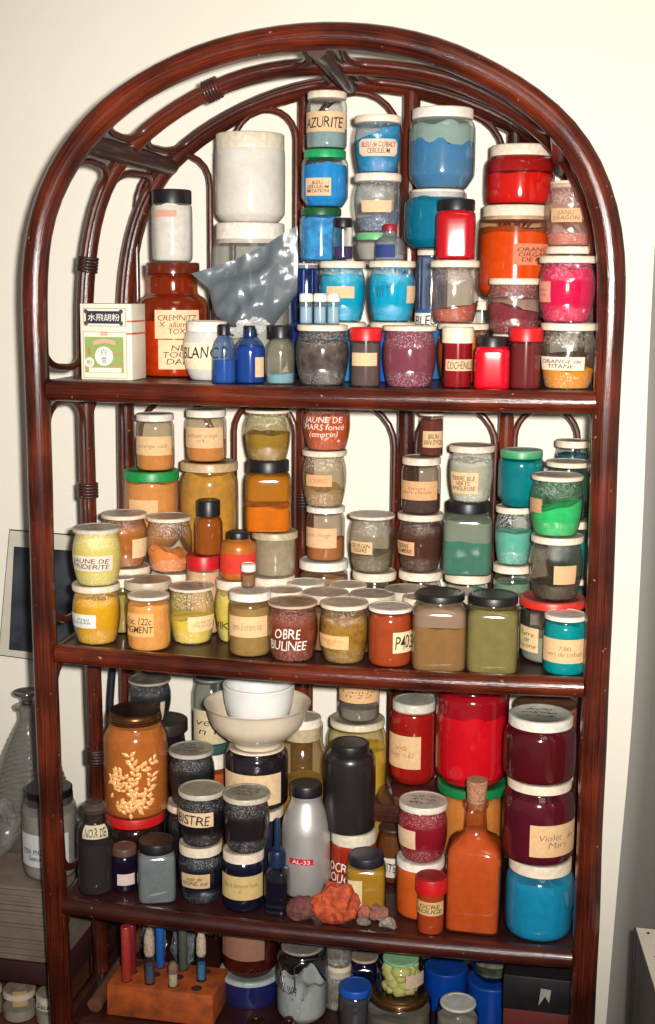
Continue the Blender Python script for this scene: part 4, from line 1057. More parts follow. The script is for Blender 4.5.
# left stacks
jar('E4b', 'E', 'yogurt', (130, 225, 395, 410), (130, 228, 520), 'hidden pale jar at the back left carrying the green lidded jar', Y=.235, on=2, pig=(190, 150, 90), hz=.072)
jar('E4', 'E', 'bigjar', (175, 305, 183, 217), (173, 303, 352), 'wide orange powder jar with glossy green lid', on='E4b', lidc=((20, 150, 72), (60, 140, 80)), pig=(250, 160, 78), fill=.88, gl=glass(res=(216, 140, 72), den=.5), labs=(lab(187, 252, 257, 300, (228, 180, 130)),))
jar('E1', 'E', 'straight', (203, 291, 50, 75), (202, 291, 190), 'small orange powder jar with wide tan label on the green lidded jar', on='E4', lidc=WHITE, pig=(240, 146, 64), fill=.36, tilt=.12, gl=glass((240, 235, 220), res=(206, 166, 110), den=.4), labs=(lab(203, 283, 109, 153, (230, 190, 140), ['orange cad'], bold=0, ink=(150, 110, 70), yr=(.35, .6)),))
jar('E5b', 'P', 'yogurt', (186, 236, 560, 570), (186, 236, 625), 'hidden jar at the back carrying the jar of cracked orange pigment', Y=.225, on=2, pig=(190, 130, 80), hz=.072)
jar('E5', 'E', 'chunky', (305, 440, 165, 195), (305, 441, 385), 'wide jar of cracked orange olive pigment with flat tan lid', on='E5b', lidc=lidmat((206, 176, 132), (170, 140, 100)), pig=(240, 156, 44), pig2=(160, 130, 60), pigamt=.7, fill=.9, gl=glass(res=(190, 136, 60), den=.5, scale=35))
jar('E2', 'E', 'straight', (318, 412, 40, 66), (318, 413, 170), 'small orange powder jar with tan label standing on the cracked orange jar', on='E5', lidc=WHITE, pig=(238, 140, 62), fill=.42, gl=glass((240, 235, 220), res=(196, 160, 110), den=.4), labs=(lab(318, 403, 88, 136, (226, 188, 140), ['cadmium orange', ' ·   ·', 'n 4'], bold=0, ink=(140, 100, 66)),))
jar('E7', 'E', 'yogurt', (118, 226, 278, 306), (120, 228, 418), 'amber orange jar with purple glint, behind the pale lemon yellow jar', on='R4', pig=(198, 116, 40), fill=.8, gl=glass((235, 215, 190), res=(170, 110, 60), den=.5, emb=.7), labs=(lab(192, 228, 350, 395, (228, 196, 150)),), **YG)
jar('E8', 'E', 'yogurt', (225, 332, 285, 312), (225, 333, 430), 'clear jar with a low heap of orange powder, left of black capped bottle', on='R3', pig=(255, 140, 60), fill=.34, tilt=-.22, bump=.1, gl=glass((240, 234, 222), res=(200, 170, 130), den=.15, emb=1), **YG)
jar('E10', 'E', 'straight', (322, 400, 388, 424), (318, 402, 545), 'pink powder jar with red screw lid beneath black capped amber bottle', Y=.138, on=2, lidc=((202, 20, 30), (140, 40, 40)), pig=(232, 176, 130), fill=.85, rib=50)
jar('E9', 'E', 'bottle', (343, 398, 252, 298), (338, 404, 388), 'small bottle of amber brown powder with tall black cap', on='E10', lidc=BLACK, rib=44, name='small_bottle', cat='bottle', pig=(170, 96, 30), fill=.75, gl=glass((220, 170, 110), res=(160, 96, 40), den=.6), lidstyle='tall')
jar('E11', 'E', [(0, 0), (.86, 0), (.96, .03), (1, .1), (1, .66), (.95, .76), (.8, .84), (.55, .88), (.52, 1)], (415, 466, 325, 352), (398, 483, 447), 'squat brown plastic bottle with red printed label and dark cap', Y=.112, on='F6', lidc=BLACK, name='squat_bottle', cat='bottle', group='squat bottles', rib=36,
    bodymat=plain((176, 100, 34), .3, .15, 40), bodyname='body', labs=(lab(398, 481, 384, 430, (214, 50, 30), ['vernis a', 'retoucher', 'fixatif'], bold=0, ink=(150, 60, 30)),))
jar('E12', 'E', 'pot', (470, 577, 328, 354), (478, 574, 440), 'cream plastic pot with tan ribbed lid under the square orange jar', Y=.178, on='R5', lidc=((196, 176, 142), (150, 130, 100)), pig=(176, 150, 120), fill=.7, gl=glass((225, 218, 200), res=(172, 158, 132), den=.72), cat='pot', name='plastic_pot')
jar('E6', 'E', 'square', (463, 562, 167, 196), (456, 564, 335), 'square jar half filled with bright orange powder, black ribbed lid', on='E12', lidc=BLACK, sq=5, rib=56, pig=(246, 124, 10), fill=.38, gl=glass((240, 215, 170), res=(176, 112, 26), den=.5, scale=16), coat=((186, 116, 20), .86, .02))
jar('E3', 'E', 'yogurt', (457, 563, 40, 57), (455, 563, 168), 'mustard speckled jar with cream lid standing on square orange jar', on='E6', pig=(170, 128, 38), fill=.55, gl=glass((240, 234, 205), res=(150, 126, 60), den=.4, emb=1), **YG)
jar('E13', 'E', 'vial', (447, 482, 402, 427), (448, 480, 470), 'tiny white capped vial standing on the olive tan jar lid', Y=.07, on='F7', lidc=WHITE, name='tiny_vial', cat='vial', pig=(150, 100, 60), fill=.6, gl=glass(res=(150, 110, 80), den=.4), group='tiny white capped vials')
# centre stacks
jar('G4', 'G', 'chunky', (30, 192, 563, 603), (30, 192, 720), 'wide bright white lidded jar under the stack of three small orange jars', Y=.215, on=2, lidc=WHITE, pig=(170, 120, 80), fill=.8)
jar('G3', 'G', 'straight', (53, 181, 383, 411), (54, 181, 567), 'small jar with brown orange powder and wide tan label, lowest but one in centre stack', on='G4', lidc=WHITE, pig=(180, 104, 46), fill=.34, tilt=.3, gl=glass((238, 232, 220), res=(170, 120, 90), den=.35), labs=(lab(55, 153, 457, 522, (224, 180, 136), ['ocre · · rouge', ''], bold=0, ink=(140, 100, 70), yr=(.5, .72)),))
jar('G2', 'G', 'yogurt', (40, 189, 202, 224), (40, 187, 390), 'sandy speckled jar with blank-ish tan label in the middle of centre stack', on='G3', pig=(176, 134, 84), fill=.3, bump=.08, gl=glass((240, 234, 218), res=(186, 158, 112), den=.5, emb=1), labs=(lab(55, 138, 281, 319, (222, 170, 120), ['d ORANGE'], bold=0, ink=(170, 110, 70)),), **YG)
jar('G1', 'G', 'yogurt', (46, 198, 24, 50), (43, 200, 203), 'orange jar with white handwriting on the glass, tucked under top shelf rail', on='G2', pig=(222, 92, 24), fill=.72, gl=glass((240, 210, 190), res=(172, 80, 44), den=.5, emb=1), labs=(lab(52, 176, 84, 166, None, ['JAUNE DE', 'MARS foncé', '(emprin)'], ink=W_INK, bold=.02),), **YG)
jar('G7', 'G', 'yogurt', (195, 348, 396, 432), (195, 345, 607), 'grey green powder jar with tan handwritten label, left of two brown jars', on='R15', pig=(128, 114, 88), fill=.32, tilt=.1, gl=glass((228, 222, 210), res=(128, 112, 92), den=.42, emb=.8), labs=(lab(203, 272, 502, 543, (224, 184, 136), ['GEORGEN', 'LEGERE'], bold=.04),), **YG)
jar('G8', 'G', 'yogurt', (353, 505, 403, 438), (355, 504, 605), 'dark brown powder jar with dark lettered tan label, below the dark half filled jar', on='R16', pig=(84, 50, 36), fill=.84, gl=glass((215, 195, 185), res=(92, 62, 48), den=.55, emb=.8), labs=(lab(354, 411, 503, 548, (214, 166, 116), ['TERRE', 'd OMBRE'], bold=.05),), **YG)
jar('G6', 'G', 'straight', (370, 497, 220, 252), (368, 498, 412), 'jar of near black powder with very wide tan label and cream lid', on='G8', pig=(72, 50, 52), fill=.34, gl=glass((225, 215, 205), res=(110, 92, 76), den=.42), labs=(lab(369, 485, 302, 364, (216, 164, 116), ['brun   · ·', '· van dyck'], bold=0, ink=(120, 76, 50)),))
jar('G5', 'G', 'vial', (427, 514, 70, 86), (430, 506, 222), 'slim tall vial of brown red powder with a small tan label, under the rail', Y=.215, on='G6', lidc=CREAM, name='capped_vial', cat='vial', pig=(104, 44, 36), fill=.85, gl=glass((235, 218, 210), res=(128, 72, 58), den=.4), labs=(lab(440, 503, 136, 190, (224, 180, 132), ['BRUN', 'VAN DYCK'], bold=.05),))
# right stacks
jar('H2', 'H', 'square', (82, 217, 346, 389), (70, 226, 580), 'square jar half full of deep teal powder with black ribbed lid', on='R17', lidc=BLACK, sq=5, rib=56, pig=(0, 116, 92), fill=.5, gl=glass((232, 236, 225), res=(134, 144, 128), den=.6, scale=14), coat=((132, 140, 124), .8, .05))
jar('H1', 'H', 'yogurt', (90, 233, 162, 200), (90, 230, 353), 'frosty speckled pale jar with black handwritten tan label, on the teal square jar', on='H2', pig=(196, 190, 170), fill=.75, pig2=(160, 160, 140), gl=glass((240, 240, 232), res=(200, 196, 180), den=.6, emb=1, scale=150), labs=(lab(98, 182, 258, 325, (230, 192, 146), ['TERRE BLE', 'VERTE', 'ANGLEUSE'], bold=.03),), **YG)
jar('H5', 'H', 'straight', (225, 347, 533, 577), (228, 347, 690), 'grey lidded jar beneath the two stacked turquoise and teal jars', Y=.165, on=2, lidc=CREAM, pig=(110, 140, 110), fill=.8)
jar('H4', 'H', 'yogurt', (232, 348, 360, 390), (233, 351, 549), 'clear jar of pale turquoise powder below the green lidded teal jar', on='H5', pig=(90, 190, 168), fill=.58, gl=glass((236, 236, 230), res=(150, 160, 148), den=.18, emb=1), **YG)
jar('H3', 'H', 'chunky', (247, 379, 177, 218), (243, 386, 370), 'deep teal powder jar with green and white lid, upper right of middle shelf', on='H4', lidc=((40, 150, 90), (170, 200, 175)), pig=(0, 128, 134), fill=.86, gl=glass(res=(0, 110, 120), den=.5))
jar('H7', 'H', 'yogurt', (345, 508, 456, 487), (343, 506, 658), 'clear dark jar with tilted tan label standing on the red lid', Y=.097, on='H10', pig=(84, 72, 56), fill=.25, gl=glass((200, 194, 182), res=(84, 76, 62), den=.45, emb=.6), labs=(lab(418, 485, 548, 606, (218, 168, 122), tilt=.1),), **YG)
jar('H6', 'H', 'yogurt', (347, 508, 252, 289), (343, 508, 462), 'bright emerald green powder jar with sloping fill, topmost front right on middle shelf', on='H7', pig=(40, 214, 112), fill=.5, tilt=.3, gl=glass((220, 238, 222), res=(60, 130, 80), den=.35, emb=1), labs=(lab(345, 381, 343, 387, (196, 150, 110)),), **YG)
jar('Q1', 'H', 'yogurt', (405, 535, 590, 612), (405, 535, 700), 'pale lidded jar at back right corner, lowest in the hidden stack', Y=.168, on=2, pig=(60, 120, 110), lidstyle='disc')
jar('Q2', 'H', 'yogurt', (400, 530, 413, 438), (400, 530, 590), 'teal jar peeking out right behind the emerald jar, middle of hidden stack', on='Q1', pig=(20, 120, 110), lidstyle='disc')
jar('Q3', 'H', 'yogurt', (390, 532, 212, 246), (390, 532, 412), 'dark green jar with broad cream lid, behind the emerald green jar', on='Q2', pig=(40, 84, 60), lidstyle='disc', gl=glass(res=(50, 84, 66), den=.5))
jar('Q5', 'H', 'bigjar', (425, 530, 330, 350), (425, 530, 600), 'tall teal jar at the very back right, under the highest dark teal jar', Y=.238, on=2, pig=(30, 90, 90))
jar('Q4', 'H', 'yogurt', (420, 527, 150, 184), (420, 527, 345), 'dark teal jar with cream lid, highest and furthest back at right of middle shelf', on='Q5', pig=(20, 80, 96), lidstyle='disc', gl=glass(res=(30, 80, 90), den=.5))

# ================================================================== THIRD SHELF
DKG = dict(gl=glass((200, 196, 192), res=(52, 48, 52), den=.5, emb=.8))
# far left
jar('I4', 'I', 'wide', (105, 245, 350, 398), (108, 243, 470), 'dark jar with bright red lid under the embossed golden jar', Y=.125, on=3, lidc=((206, 24, 22), (150, 50, 40)), pig=(40, 26, 26), fill=.85, gl=glass((190, 170, 160), res=(44, 24, 24), den=.7))
def floral(root, X, Y, zb, zt, r, rl, face):
    """embossed leaf spray on the glass"""
    rnd = random.Random(5); bm = bmesh.new(); H = zt-zb
    def leaf(u, z, L_, w, a):
        n = 6; ring = []
        for i in range(n):
            t = i/(n-1); c = (u+L_*t*cos(a), z+L_*t*sin(a)); ww = w*sin(pi*min(1, t*1.02))**.8
            for sgn in (-1, 1): ring.append((c[0]-sgn*ww*sin(a), c[1]+sgn*ww*cos(a), .0022 if 0 else .0006))
            ring.append((c[0], c[1], .0026))
        def S(p): th = face+p[0]/r; rr = r*1.0+p[2]; return Vector((rr*cos(th), rr*sin(th), p[1]))
        V = [bm.verts.new(S(p)) for p in ring]
        for i in range(n-1):
            a0, b0, c0 = V[3*i:3*i+3]; a1, b1, c1 = V[3*i+3:3*i+6]
            bm.faces.new([a0, a1, c1, c0]); bm.faces.new([c0, c1, b1, b0])
    def spray(u, z, a, n, l):
        for k in range(n):
            a += rnd.uniform(-.25, .45); u += l*.8*cos(a); z += l*.8*sin(a)
            for sg in (-1, 1): leaf(u, z, l*rnd.uniform(.9, 1.4), l*.3, a+sg*rnd.uniform(.7, 1.1))
    spray(-.004, .022, .9, 8, .0095); spray(-.002, .045, 1.3, 7, .009); spray(-.006, .07, .2, 5, .009); spray(.01, .03, .5, 5, .009); spray(-.01, .04, 1.9, 5, .008)
    spray(-.03, .045, 1.3, 4, .008); spray(-.03, .016, -.05, 6, .0085); spray(-.035, .022, .25, 6, .008); spray(-.005, .016, .1, 4, .009)
    for k in range(26): leaf(rnd.uniform(-.038, .016), rnd.uniform(.012, .045), .009, .0028, rnd.uniform(0, 6.28))
    finish('embossed_leaves', bm, plain((255, 190, 120), .16, .05, 100, coat=1, spec=1), root, sharp=180)
jar('I3', 'I', [(0, 0), (.84, 0), (.95, .02), (1, .06), (1, .72), (.97, .80), (.86, .87), (.80, .90), (.80, 1)], (110, 238, 95, 160), (100, 253, 372), 'tall preserving jar of golden orange powder with embossed leaves and brass screw lid', on='I4', lidc=lidmat((120, 84, 56), (84, 56, 40), .3, .8),
    pig=(206, 122, 54), fill=.9, gl=glass((245, 215, 180), res=(190, 112, 50), den=.55), lidstyle='screw', extra=floral, group='preserving jars')
jar('I2', 'I', 'yogurt', (183, 300, 143, 183), (183, 300, 330), 'dark lidded black jar at the back left, behind brass lid', Y=.215, on=3, lidc=((44, 36, 34), (60, 48, 42)), pig=(30, 26, 28), fill=.8, gl=glass((170, 166, 162), res=(34, 30, 32), den=.75))
jar('I1', 'I', 'yogurt', (160, 260, 28, 60), (160, 260, 150), 'black powder jar with dusty grey lid and sliver of label, highest at back left', on='I2', lidc=((176, 166, 150), (104, 94, 84)), lidstyle='disc', pig=(36, 36, 42), fill=.85, gl=glass((205, 200, 196), res=(60, 60, 66), den=.55, emb=1), labs=(lab(234, 244, 100, 145, (206, 190, 160)),))
jar('I14', 'I', [(0, 0), (.88, 0), (.97, .02), (1, .06), (1, .72), (.95, .79), (.72, .84), (.66, .86), (.66, .97), (.72, 1)], (53, 112, 318, 383), (40, 125, 550), 'glass apothecary bottle of dark grey powder with knobbed glass stopper at left end', on=3, name='stoppered_bottle', cat='bottle', group='stoppered bottles',
    lidc=lidmat((92, 76, 70), (70, 58, 54), .25), pig=(48, 46, 52), fill=.6, gl=glass((190, 180, 174), res=(72, 64, 64), den=.62), lidstyle='stopper', labs=(lab(54, 112, 390, 418, (214, 196, 168), ['NOIR DE'], bold=.03),))
jar('I15', 'I', 'straight', (125, 183, 422, 470), (118, 184, 545), 'small nearly black bottle with brown cap and blank pink label', on=3, lidc=((92, 64, 54), (96, 76, 66)), rib=40, name='small_bottle', cat='bottle', pig=(22, 14, 34), fill=.9, gl=glass((170, 160, 180), res=(26, 18, 40), den=.7), labs=(lab(134, 173, 500, 526, (222, 196, 190)),))
jar('I16', 'I', 'square', (189, 272, 402, 460), (181, 272, 568), 'square jar of pale blue grey powder with black lid', on=3, lidc=BLACK, sq=5, pig=(130, 138, 140), fill=.9, gl=glass((225, 225, 222), res=(124, 130, 130), den=.55))
jar('I6b', 'I', 'yogurt', (250, 355, 340, 365), (250, 355, 470), 'black jar at back under the dark jar with scribbled lid', Y=.15, on=3, pig=(30, 26, 30), lidstyle='disc', **DKG)
jar('I6', 'I', 'yogurt', (255, 362, 188, 234), (253, 362, 320), 'black powder jar with scribbled grey lid, right of the embossed golden jar', on='I6b', pig=(28, 28, 32), fill=.85, lidc=((196, 190, 176), (130, 124, 112)), lidstyle='disc', scrib=21, **DKG)
jar('I12', 'I', 'yogurt', (283, 384, 424, 466), (275, 384, 573), 'blue black powder jar with three line label below the bistre jar', on=3, pig=(16, 18, 34), fill=.85, lidstyle='disc', gl=glass((200, 200, 210), res=(24, 24, 42), den=.55, emb=1), labs=(lab(286, 350, 500, 533, (206, 172, 130), ['noir de', 'VIGNE, sup'], bold=.05),))
jar('I10', 'I', 'yogurt', (277, 386, 279, 331), (277, 386, 440), 'black powder jar with BISTRE label and greenish dusty lid', on='I12', pig=(28, 20, 24), fill=.85, lidstyle='disc', lidc=((204, 196, 176), (140, 132, 110)), gl=glass((200, 196, 200), res=(38, 28, 34), den=.5, emb=1), labs=(lab(278, 358, 357, 390, (222, 190, 150), ['BISTRE'], bold=.03, tilt=-.1),))
jar('I13', 'I', 'straight', (382, 478, 446, 480), (380, 479, 590), 'blue black powder jar with wide tan label, under the scribble lidded jar', on=3, pig=(18, 16, 40), fill=.9, gl=glass((200, 200, 215), res=(22, 20, 46), den=.55), lidc=CREAM, labs=(lab(381, 473, 505, 560, (206, 176, 116), ['Bleu d Outremer Foncé', '·  n°  ·', '· · · · ·'], bold=0, ink=(110, 86, 60)),))
jar('I11', 'I', 'yogurt', (380, 492, 288, 342), (382, 491, 455), 'black speckled powder jar with scribbled lid in front of the bowl jar', on='I13', pig=(36, 28, 32), fill=.9, lidstyle='disc', lidc=((206, 196, 176), (130, 120, 106)), scrib=33, gl=glass((200, 194, 196), res=(44, 34, 38), den=.6, emb=1))
jar('I9', 'I', 'wide', (402, 525, 345, 382), (392, 532, 470), 'dark jar with cream lid beneath the big black jar carrying the bowl', Y=.14, on=3, pig=(22, 20, 46), fill=.9)
jar('I8', 'I', 'bigjar', (395, 525, 176, 217), (386, 534, 350), 'big black powder jar with cream stamped label, carrying the white bowl', on='I9', pig=(34, 26, 34), fill=.92, gl=glass((205, 200, 205), res=(42, 32, 44), den=.6), labs=(lab(388, 515, 268, 340, (224, 192, 148), ['OXYDE   noir', '·  · n° 318', 'poudre pour beton'], bold=0, ink=(120, 90, 70)),))
flush()
# bowl
def lathe_thing(parent, name, prof, mat, seg=56, loc=None, sharp=50):
    return finish(name, lathe_bm(chaikin(prof, 2), seg), mat, parent, sharp=sharp, loc=loc)
def bowl():
    X, Y, zt, r, rl, _ = TOP['I8']; cx = 462/2.339+60; P = at_Y(cx, 720, Y); z0 = zt
    R_ = .5*(587-337)/2.339*depth(P)/F; zr = z_for(P.x, Y+R_, 683)
    zr = z_for(P.x, Y, 702); h = zr-z0
    root = empty('porcelain_bowl', (P.x, Y, z0), 'large cream footed bowl holding a smaller white bowl, on the big black jar', 'bowl')
    t = .0022
    pr = [(0, .002), (R_*.42, 0), (R_*.44, 0), (R_*.44, h*.12), (R_*.62, h*.22), (R_*.86, h*.5), (R_*.93, h*.8), (R_*.96, h*.95), (R_, h), (R_*.995, h+.001), (R_*.93, h*.97), (R_*.89, h*.8), (R_*.82, h*.52), (R_*.6, h*.27), (R_*.3, h*.2), (0, h*.2)]
    lathe_thing(root, 'bowl_wall', pr, plain((222, 206, 182), .25, .05, 30, coat=.5))
    TOP['bowl'] = (P.x, Y, z0+h*.2, R_*.5, R_*.5, z0)
    z1 = z0+h*.2+.0005; zr2 = z_for(P.x, Y, 688)+.008; h2 = zr2-z1; r2 = R_*.74
    r2root = empty('mortar_bowl', (P.x+.002, Y, z1), 'smaller white bowl sitting inside the large cream bowl', 'bowl')
    lathe_thing(r2root, 'bowl_wall', [(0, 0), (r2*.5, 0), (r2*.54, .002), (r2*.72, h2*.3), (r2*.86, h2*.62), (r2*.9, h2*.94), (r2*.92, h2), (r2*.82, h2), (r2*.8, h2*.8), (r2*.6, h2*.3), (r2*.3, h2*.15), (0, h2*.13)], plain((234, 232, 228), .3, .04, 30, coat=.4))
bowl()
jar('I5b', 'I', 'wide', (330, 392, 222, 258), (322, 398, 440), 'orange powder jar with white lid behind the dark jars, below the teal bottle', Y=.215, on=3, lidc=WHITE, pig=(196, 80, 40), fill=.85)
jar('I5', 'I', 'straight', (318, 392, 28, 50), (312, 396, 225), 'clear bottle with deep teal layer at its foot and printed label, behind the bowl', on='I5b', lidc=((120, 124, 118), (90, 90, 84)), name='clear_bottle', cat='bottle', pig=(24, 104, 104), fill=.14, gl=glass((205, 212, 206), res=(130, 132, 120), den=.4), labs=(lab(314, 390, 118, 196, (206, 186, 150), ['· ·', 'vert ·', 'n 1'], bold=0),))
# ink dropper
def dropper():
    ox, oy, s = FR['I']; cx = 508/s+ox; by = 600/s+oy; Y = .03
    for _ in range(6): P = at_Y(cx, 870, Y); zb = shelf_z(3, P.x); r = 28/s*depth(P)/F; Y = y_for(P.x, zb, by)+r*.9
    zt = z_for(P.x, Y, 370/s+oy); zc0 = z_for(P.x, Y-r, 492/s+oy); H = zt-zb; h = zc0-zb
    root = empty('dropper_bottle', (P.x, Y, zb), 'slim dropper bottle of blue black ink with tall pointed nozzle', 'bottle')
    pr = [(0, 0), (.86, 0), (.97, .02), (.97, .07), (.84, .10), (.97, .14), (.97, .20), (.9, .23), (1, .27), (1, .86), (.88, .94), (.55, .98), (.52, 1.05)]
    pr = [(a*r, b*h) for a, b in chaikin(pr, 1)]
    finish('glass_body', lathe_bm(pr, 48, 4.5), glass((190, 200, 215), res=(60, 60, 70), den=.25, gl=.06), root)
    ip = [(a*.9, max(z, .003)) for a, z in pr if z < h*.74]; ip.append((0, ip[-1][1]))
    finish('ink', lathe_bm(ip, 48, 4.5), plain((12, 14, 34), .15, .1, 50), root)
    rc = 21/s*depth(P)/F; q = H-h
    finish('dropper_cap', lathe_bm([(0, h), (rc*.9, h), (rc, h+.001), (rc, h+q*.26), (rc*.85, h+q*.33), (rc*.4, h+q*.36), (rc*.36, h+q*.45), (rc*.3, H-.003), (rc*.2, H), (0, H)], 40), plain((20, 42, 72), .35, .2, 60), root)
dropper()
# aluminium flask
def flask():
    ox, oy, s = FR['I']; cx = 575/s+ox; by = 558/s+oy; Y = .05
    for _ in range(6): P = at_Y(cx, 850, Y); zb = shelf_z(3, P.x); r = 57/s*depth(P)/F; Y = y_for(P.x, zb, by)+r*.85
    zt = z_for(P.x, Y+r*.6, 275/s+oy); zl = z_for(P.x, Y-r*.6, 325/s+oy); H = zl-zb
    TOP['I18'] = (P.x, Y, zt, r, r, zb)
    root = empty('aluminium_flask', (P.x, Y, zb), 'brushed aluminium bottle with black screw cap and red embossed tape label', 'bottle')
    pr = [(0, 0), (r*.9, 0), (r, .004), (r, H*.60), (r*.97, H*.70), (r*.82, H*.82), (r*.64, H*.92), (r*.60, H*.96), (r*.62, H*1.0), (r*.55, H*1.02)]
    finish('metal_body', lathe_bm(chaikin(pr, 2), 56), plain((206, 202, 196), .42, .1, 24, metal=.6, spec=.6), root)
    rc = 37/s*depth(P)/F
    finish('cap', lathe_bm([(0, H), (rc, H), (rc, zt-zb-.002), (rc*.95, zt-zb), (0, zt-zb)], 96, rib=1, ribamp=.018, ribz=(H+.002, zt-zb-.004)), lidmat(*BLACK), root, sharp=35)
    face = atan2(CAM.y-Y, CAM.x-P.x)
    def S(u, z, off): return Vector(((r+off)*cos(face+u), (r+off)*sin(face+u), z))
    z1 = z_for(P.x, Y-r, 466/s+oy)-zb; z0 = z_for(P.x, Y-r, 480/s+oy)-zb
    add_label(root, S, asin((538/s+ox-cx)/(57/s)), asin((592/s+ox-cx)/(57/s)), z0, z1, ((196, 24, 34), ['AL-33'], (235, 220, 215), dict(bold=.03, lname='red embossed tape label', shear=0, jit=0, mg=.14)))
flask()
jar('I20', 'I', [(0, 0), (.88, 0), (.96, .015), (1, .05), (1, .68), (.96, .77), (.84, .84), (.78, .86), (.78, 1)], (525, 613, 117, 195), (505, 628, 470), 'wide mouthed bottle of ochre powder with tall white cap, behind the aluminium flask', Y=.19, on=3, lidc=WHITE, lidstyle='tall', pig=(160, 112, 40), fill=.6, gl=glass((232, 222, 195), res=(158, 124, 66), den=.5), name='powder_bottle', cat='bottle', group='powder bottles')
jar('J9', 'J', 'straight', (209, 365, 558, 616), (207, 368, 770), 'red jar with white handwriting on the glass, beneath tall black bottle', Y=.13, on=3, lidc=((222, 212, 190), (176, 166, 140)), pig=(176, 44, 22), fill=.9, gl=glass((240, 205, 190), res=(176, 48, 26), den=.7), labs=(lab(205, 300, 664, 742, None, ['OCRE', 'ROUGE'], ink=W_INK, bold=.04),))
jar('J1', 'J', [(0, 0), (.9, 0), (.98, .015), (1, .04), (1, .80), (.97, .87), (.86, .92), (.72, .94), (.70, 1)], (210, 343, 225, 297), (186, 364, 570), 'tall black plastic bottle with black screw cap, right of the bowl', on='J9', lidc=BLACK, rib=60, bodymat=plain((40, 34, 35), .3, .12, 30, coat=.2), bodyname='body', name='black_bottle', cat='bottle', group='black plastic bottles')
jar('J2', 'J', 'bigjar', (203, 393, 133, 216), (196, 402, 600), 'big jar of yellow powder with white lid, behind tall black bottle', Y=.205, on=3, lidc=((222, 212, 186), (170, 160, 132)), pig=(226, 184, 40), fill=.82, gl=glass((240, 232, 195), res=(196, 166, 76), den=.4))
jar('J3', 'J', 'straight', (243, 372, -5, 20), (238, 378, 163), 'small jar with tan label standing on the big yellow jar, cut off by the rail', on='J2', pig=(140, 132, 124), fill=.3, gl=glass((222, 216, 208), res=(140, 130, 116), den=.35), labs=(lab(240, 374, 50, 114, (222, 176, 124), ['Laque · · ', ' · n 22'], bold=0, ink=(130, 90, 60)),))
jar('J10', 'J', 'square', (273, 396, 606, 690), (261, 400, 832), 'square jar of olive yellow powder with black lid, behind the red stones', on=3, lidc=((26, 24, 44), (54, 50, 60)), sq=5, rib=50, pig=(186, 134, 36), fill=.84, gl=glass((238, 230, 200), res=(170, 132, 56), den=.4), labs=(lab(270, 318, 724, 826, (216, 196, 150), ['. . .', '· ·', '· ·'], bold=0),))
jar('J11', 'J', 'round', (372, 470, 518, 545), (364, 482, 775), 'brown jar with white hand-lettered label under the brown acrylic box', Y=.165, on=3, lidc=BROWNL, pig=(110, 64, 30), fill=.9, gl=glass((225, 205, 185), res=(112, 70, 38), den=.6), labs=(lab(372, 440, 648, 718, (220, 210, 196), ['ANITE'], bold=.06, yr=(.3, .75)),))
flush()
# acrylic box
def acrylic_box():
    Y0 = .125; a = at_Y(373, 805, Y0); b = at_Y(441, 805, Y0); z0 = TOP['J11'][2]; zt = z0+.0225
    zt = z_for(a.x, Y0, 803.5); z0 = z_for(a.x, Y0, 821)
    root = empty('acrylic_box', (a.x, Y0, z0), 'translucent purple brown acrylic box lying across the brown jar, left of crimson jar', 'box')
    bm = box_bm(0, b.x-a.x, 0, .115, 0, (zt-z0)*.55, .0012); finish('box_base', bm, glass((205, 150, 140), res=(112, 60, 56), den=.64, gl=.08), root)
    bm = box_bm(-.001, b.x-a.x+.001, -.001, .116, (zt-z0)*.56, zt-z0, .0012); finish('box_lid', bm, glass((210, 160, 150), res=(132, 82, 74), den=.64, gl=.08), root)
    TOP['abox'] = ((a.x+b.x)/2, Y0+.06, zt, .03, .03, z0)
acrylic_box()
jar('J4', 'J', 'bigjar', (427, 576, 78, 157), (412, 578, 374), 'red powder jar with white lid and large stamped cream label, on the acrylic box', Y=.225, on='abox', lidc=((220, 212, 196), (170, 166, 152)), pig=(176, 22, 18), fill=.9, gl=glass((240, 205, 200), res=(170, 26, 22), den=.6), labs=(lab(413, 520, 228, 340, (226, 186, 138), ['· oxyde ·', 'rouge  n 65', '· · · · · ·'], bold=0, ink=(150, 100, 80)),))
jar('J7', 'J', 'straight', (437, 603, 636, 702), (433, 602, 862), 'bright orange powder jar with scribbled white lid below the crimson jar', on=3, lidc=WHITE, scrib=41, pig=(226, 100, 30), fill=.88, gl=glass((242, 215, 190), res=(220, 102, 36), den=.55))
jar('J6', 'J', 'yogurt', (443, 612, 416, 502), (441, 612, 668), 'crimson powder jar with heavily scribbled lid and blank cream label', on='J7', lidc=((226, 218, 200), (170, 160, 146)), lidstyle='disc', scrib=52, pig=(150, 20, 40), fill=.85, gl=glass((240, 205, 205), res=(146, 26, 40), den=.65, emb=1), labs=(lab(443, 502, 556, 620, (222, 186, 150), ['·  ·', '· ·'], bold=0),))
jar('J8', 'J', 'vial', (497, 606, 684, 782), (508, 602, 912), 'vial of red ochre with red screw cap and OCRE ROUGE label', Y=.03, on=3, lidc=((206, 18, 28), (120, 34, 34)), rib=60, lidstyle='tall', name='capped_vial', cat='vial', pig=(184, 66, 26), fill=.95, gl=glass((240, 215, 195), res=(184, 74, 36), den=.4), labs=(lab(510, 596, 800, 846, (214, 172, 116), ['OCRE', ' ROUGE'], bold=.03, jit=.08),))
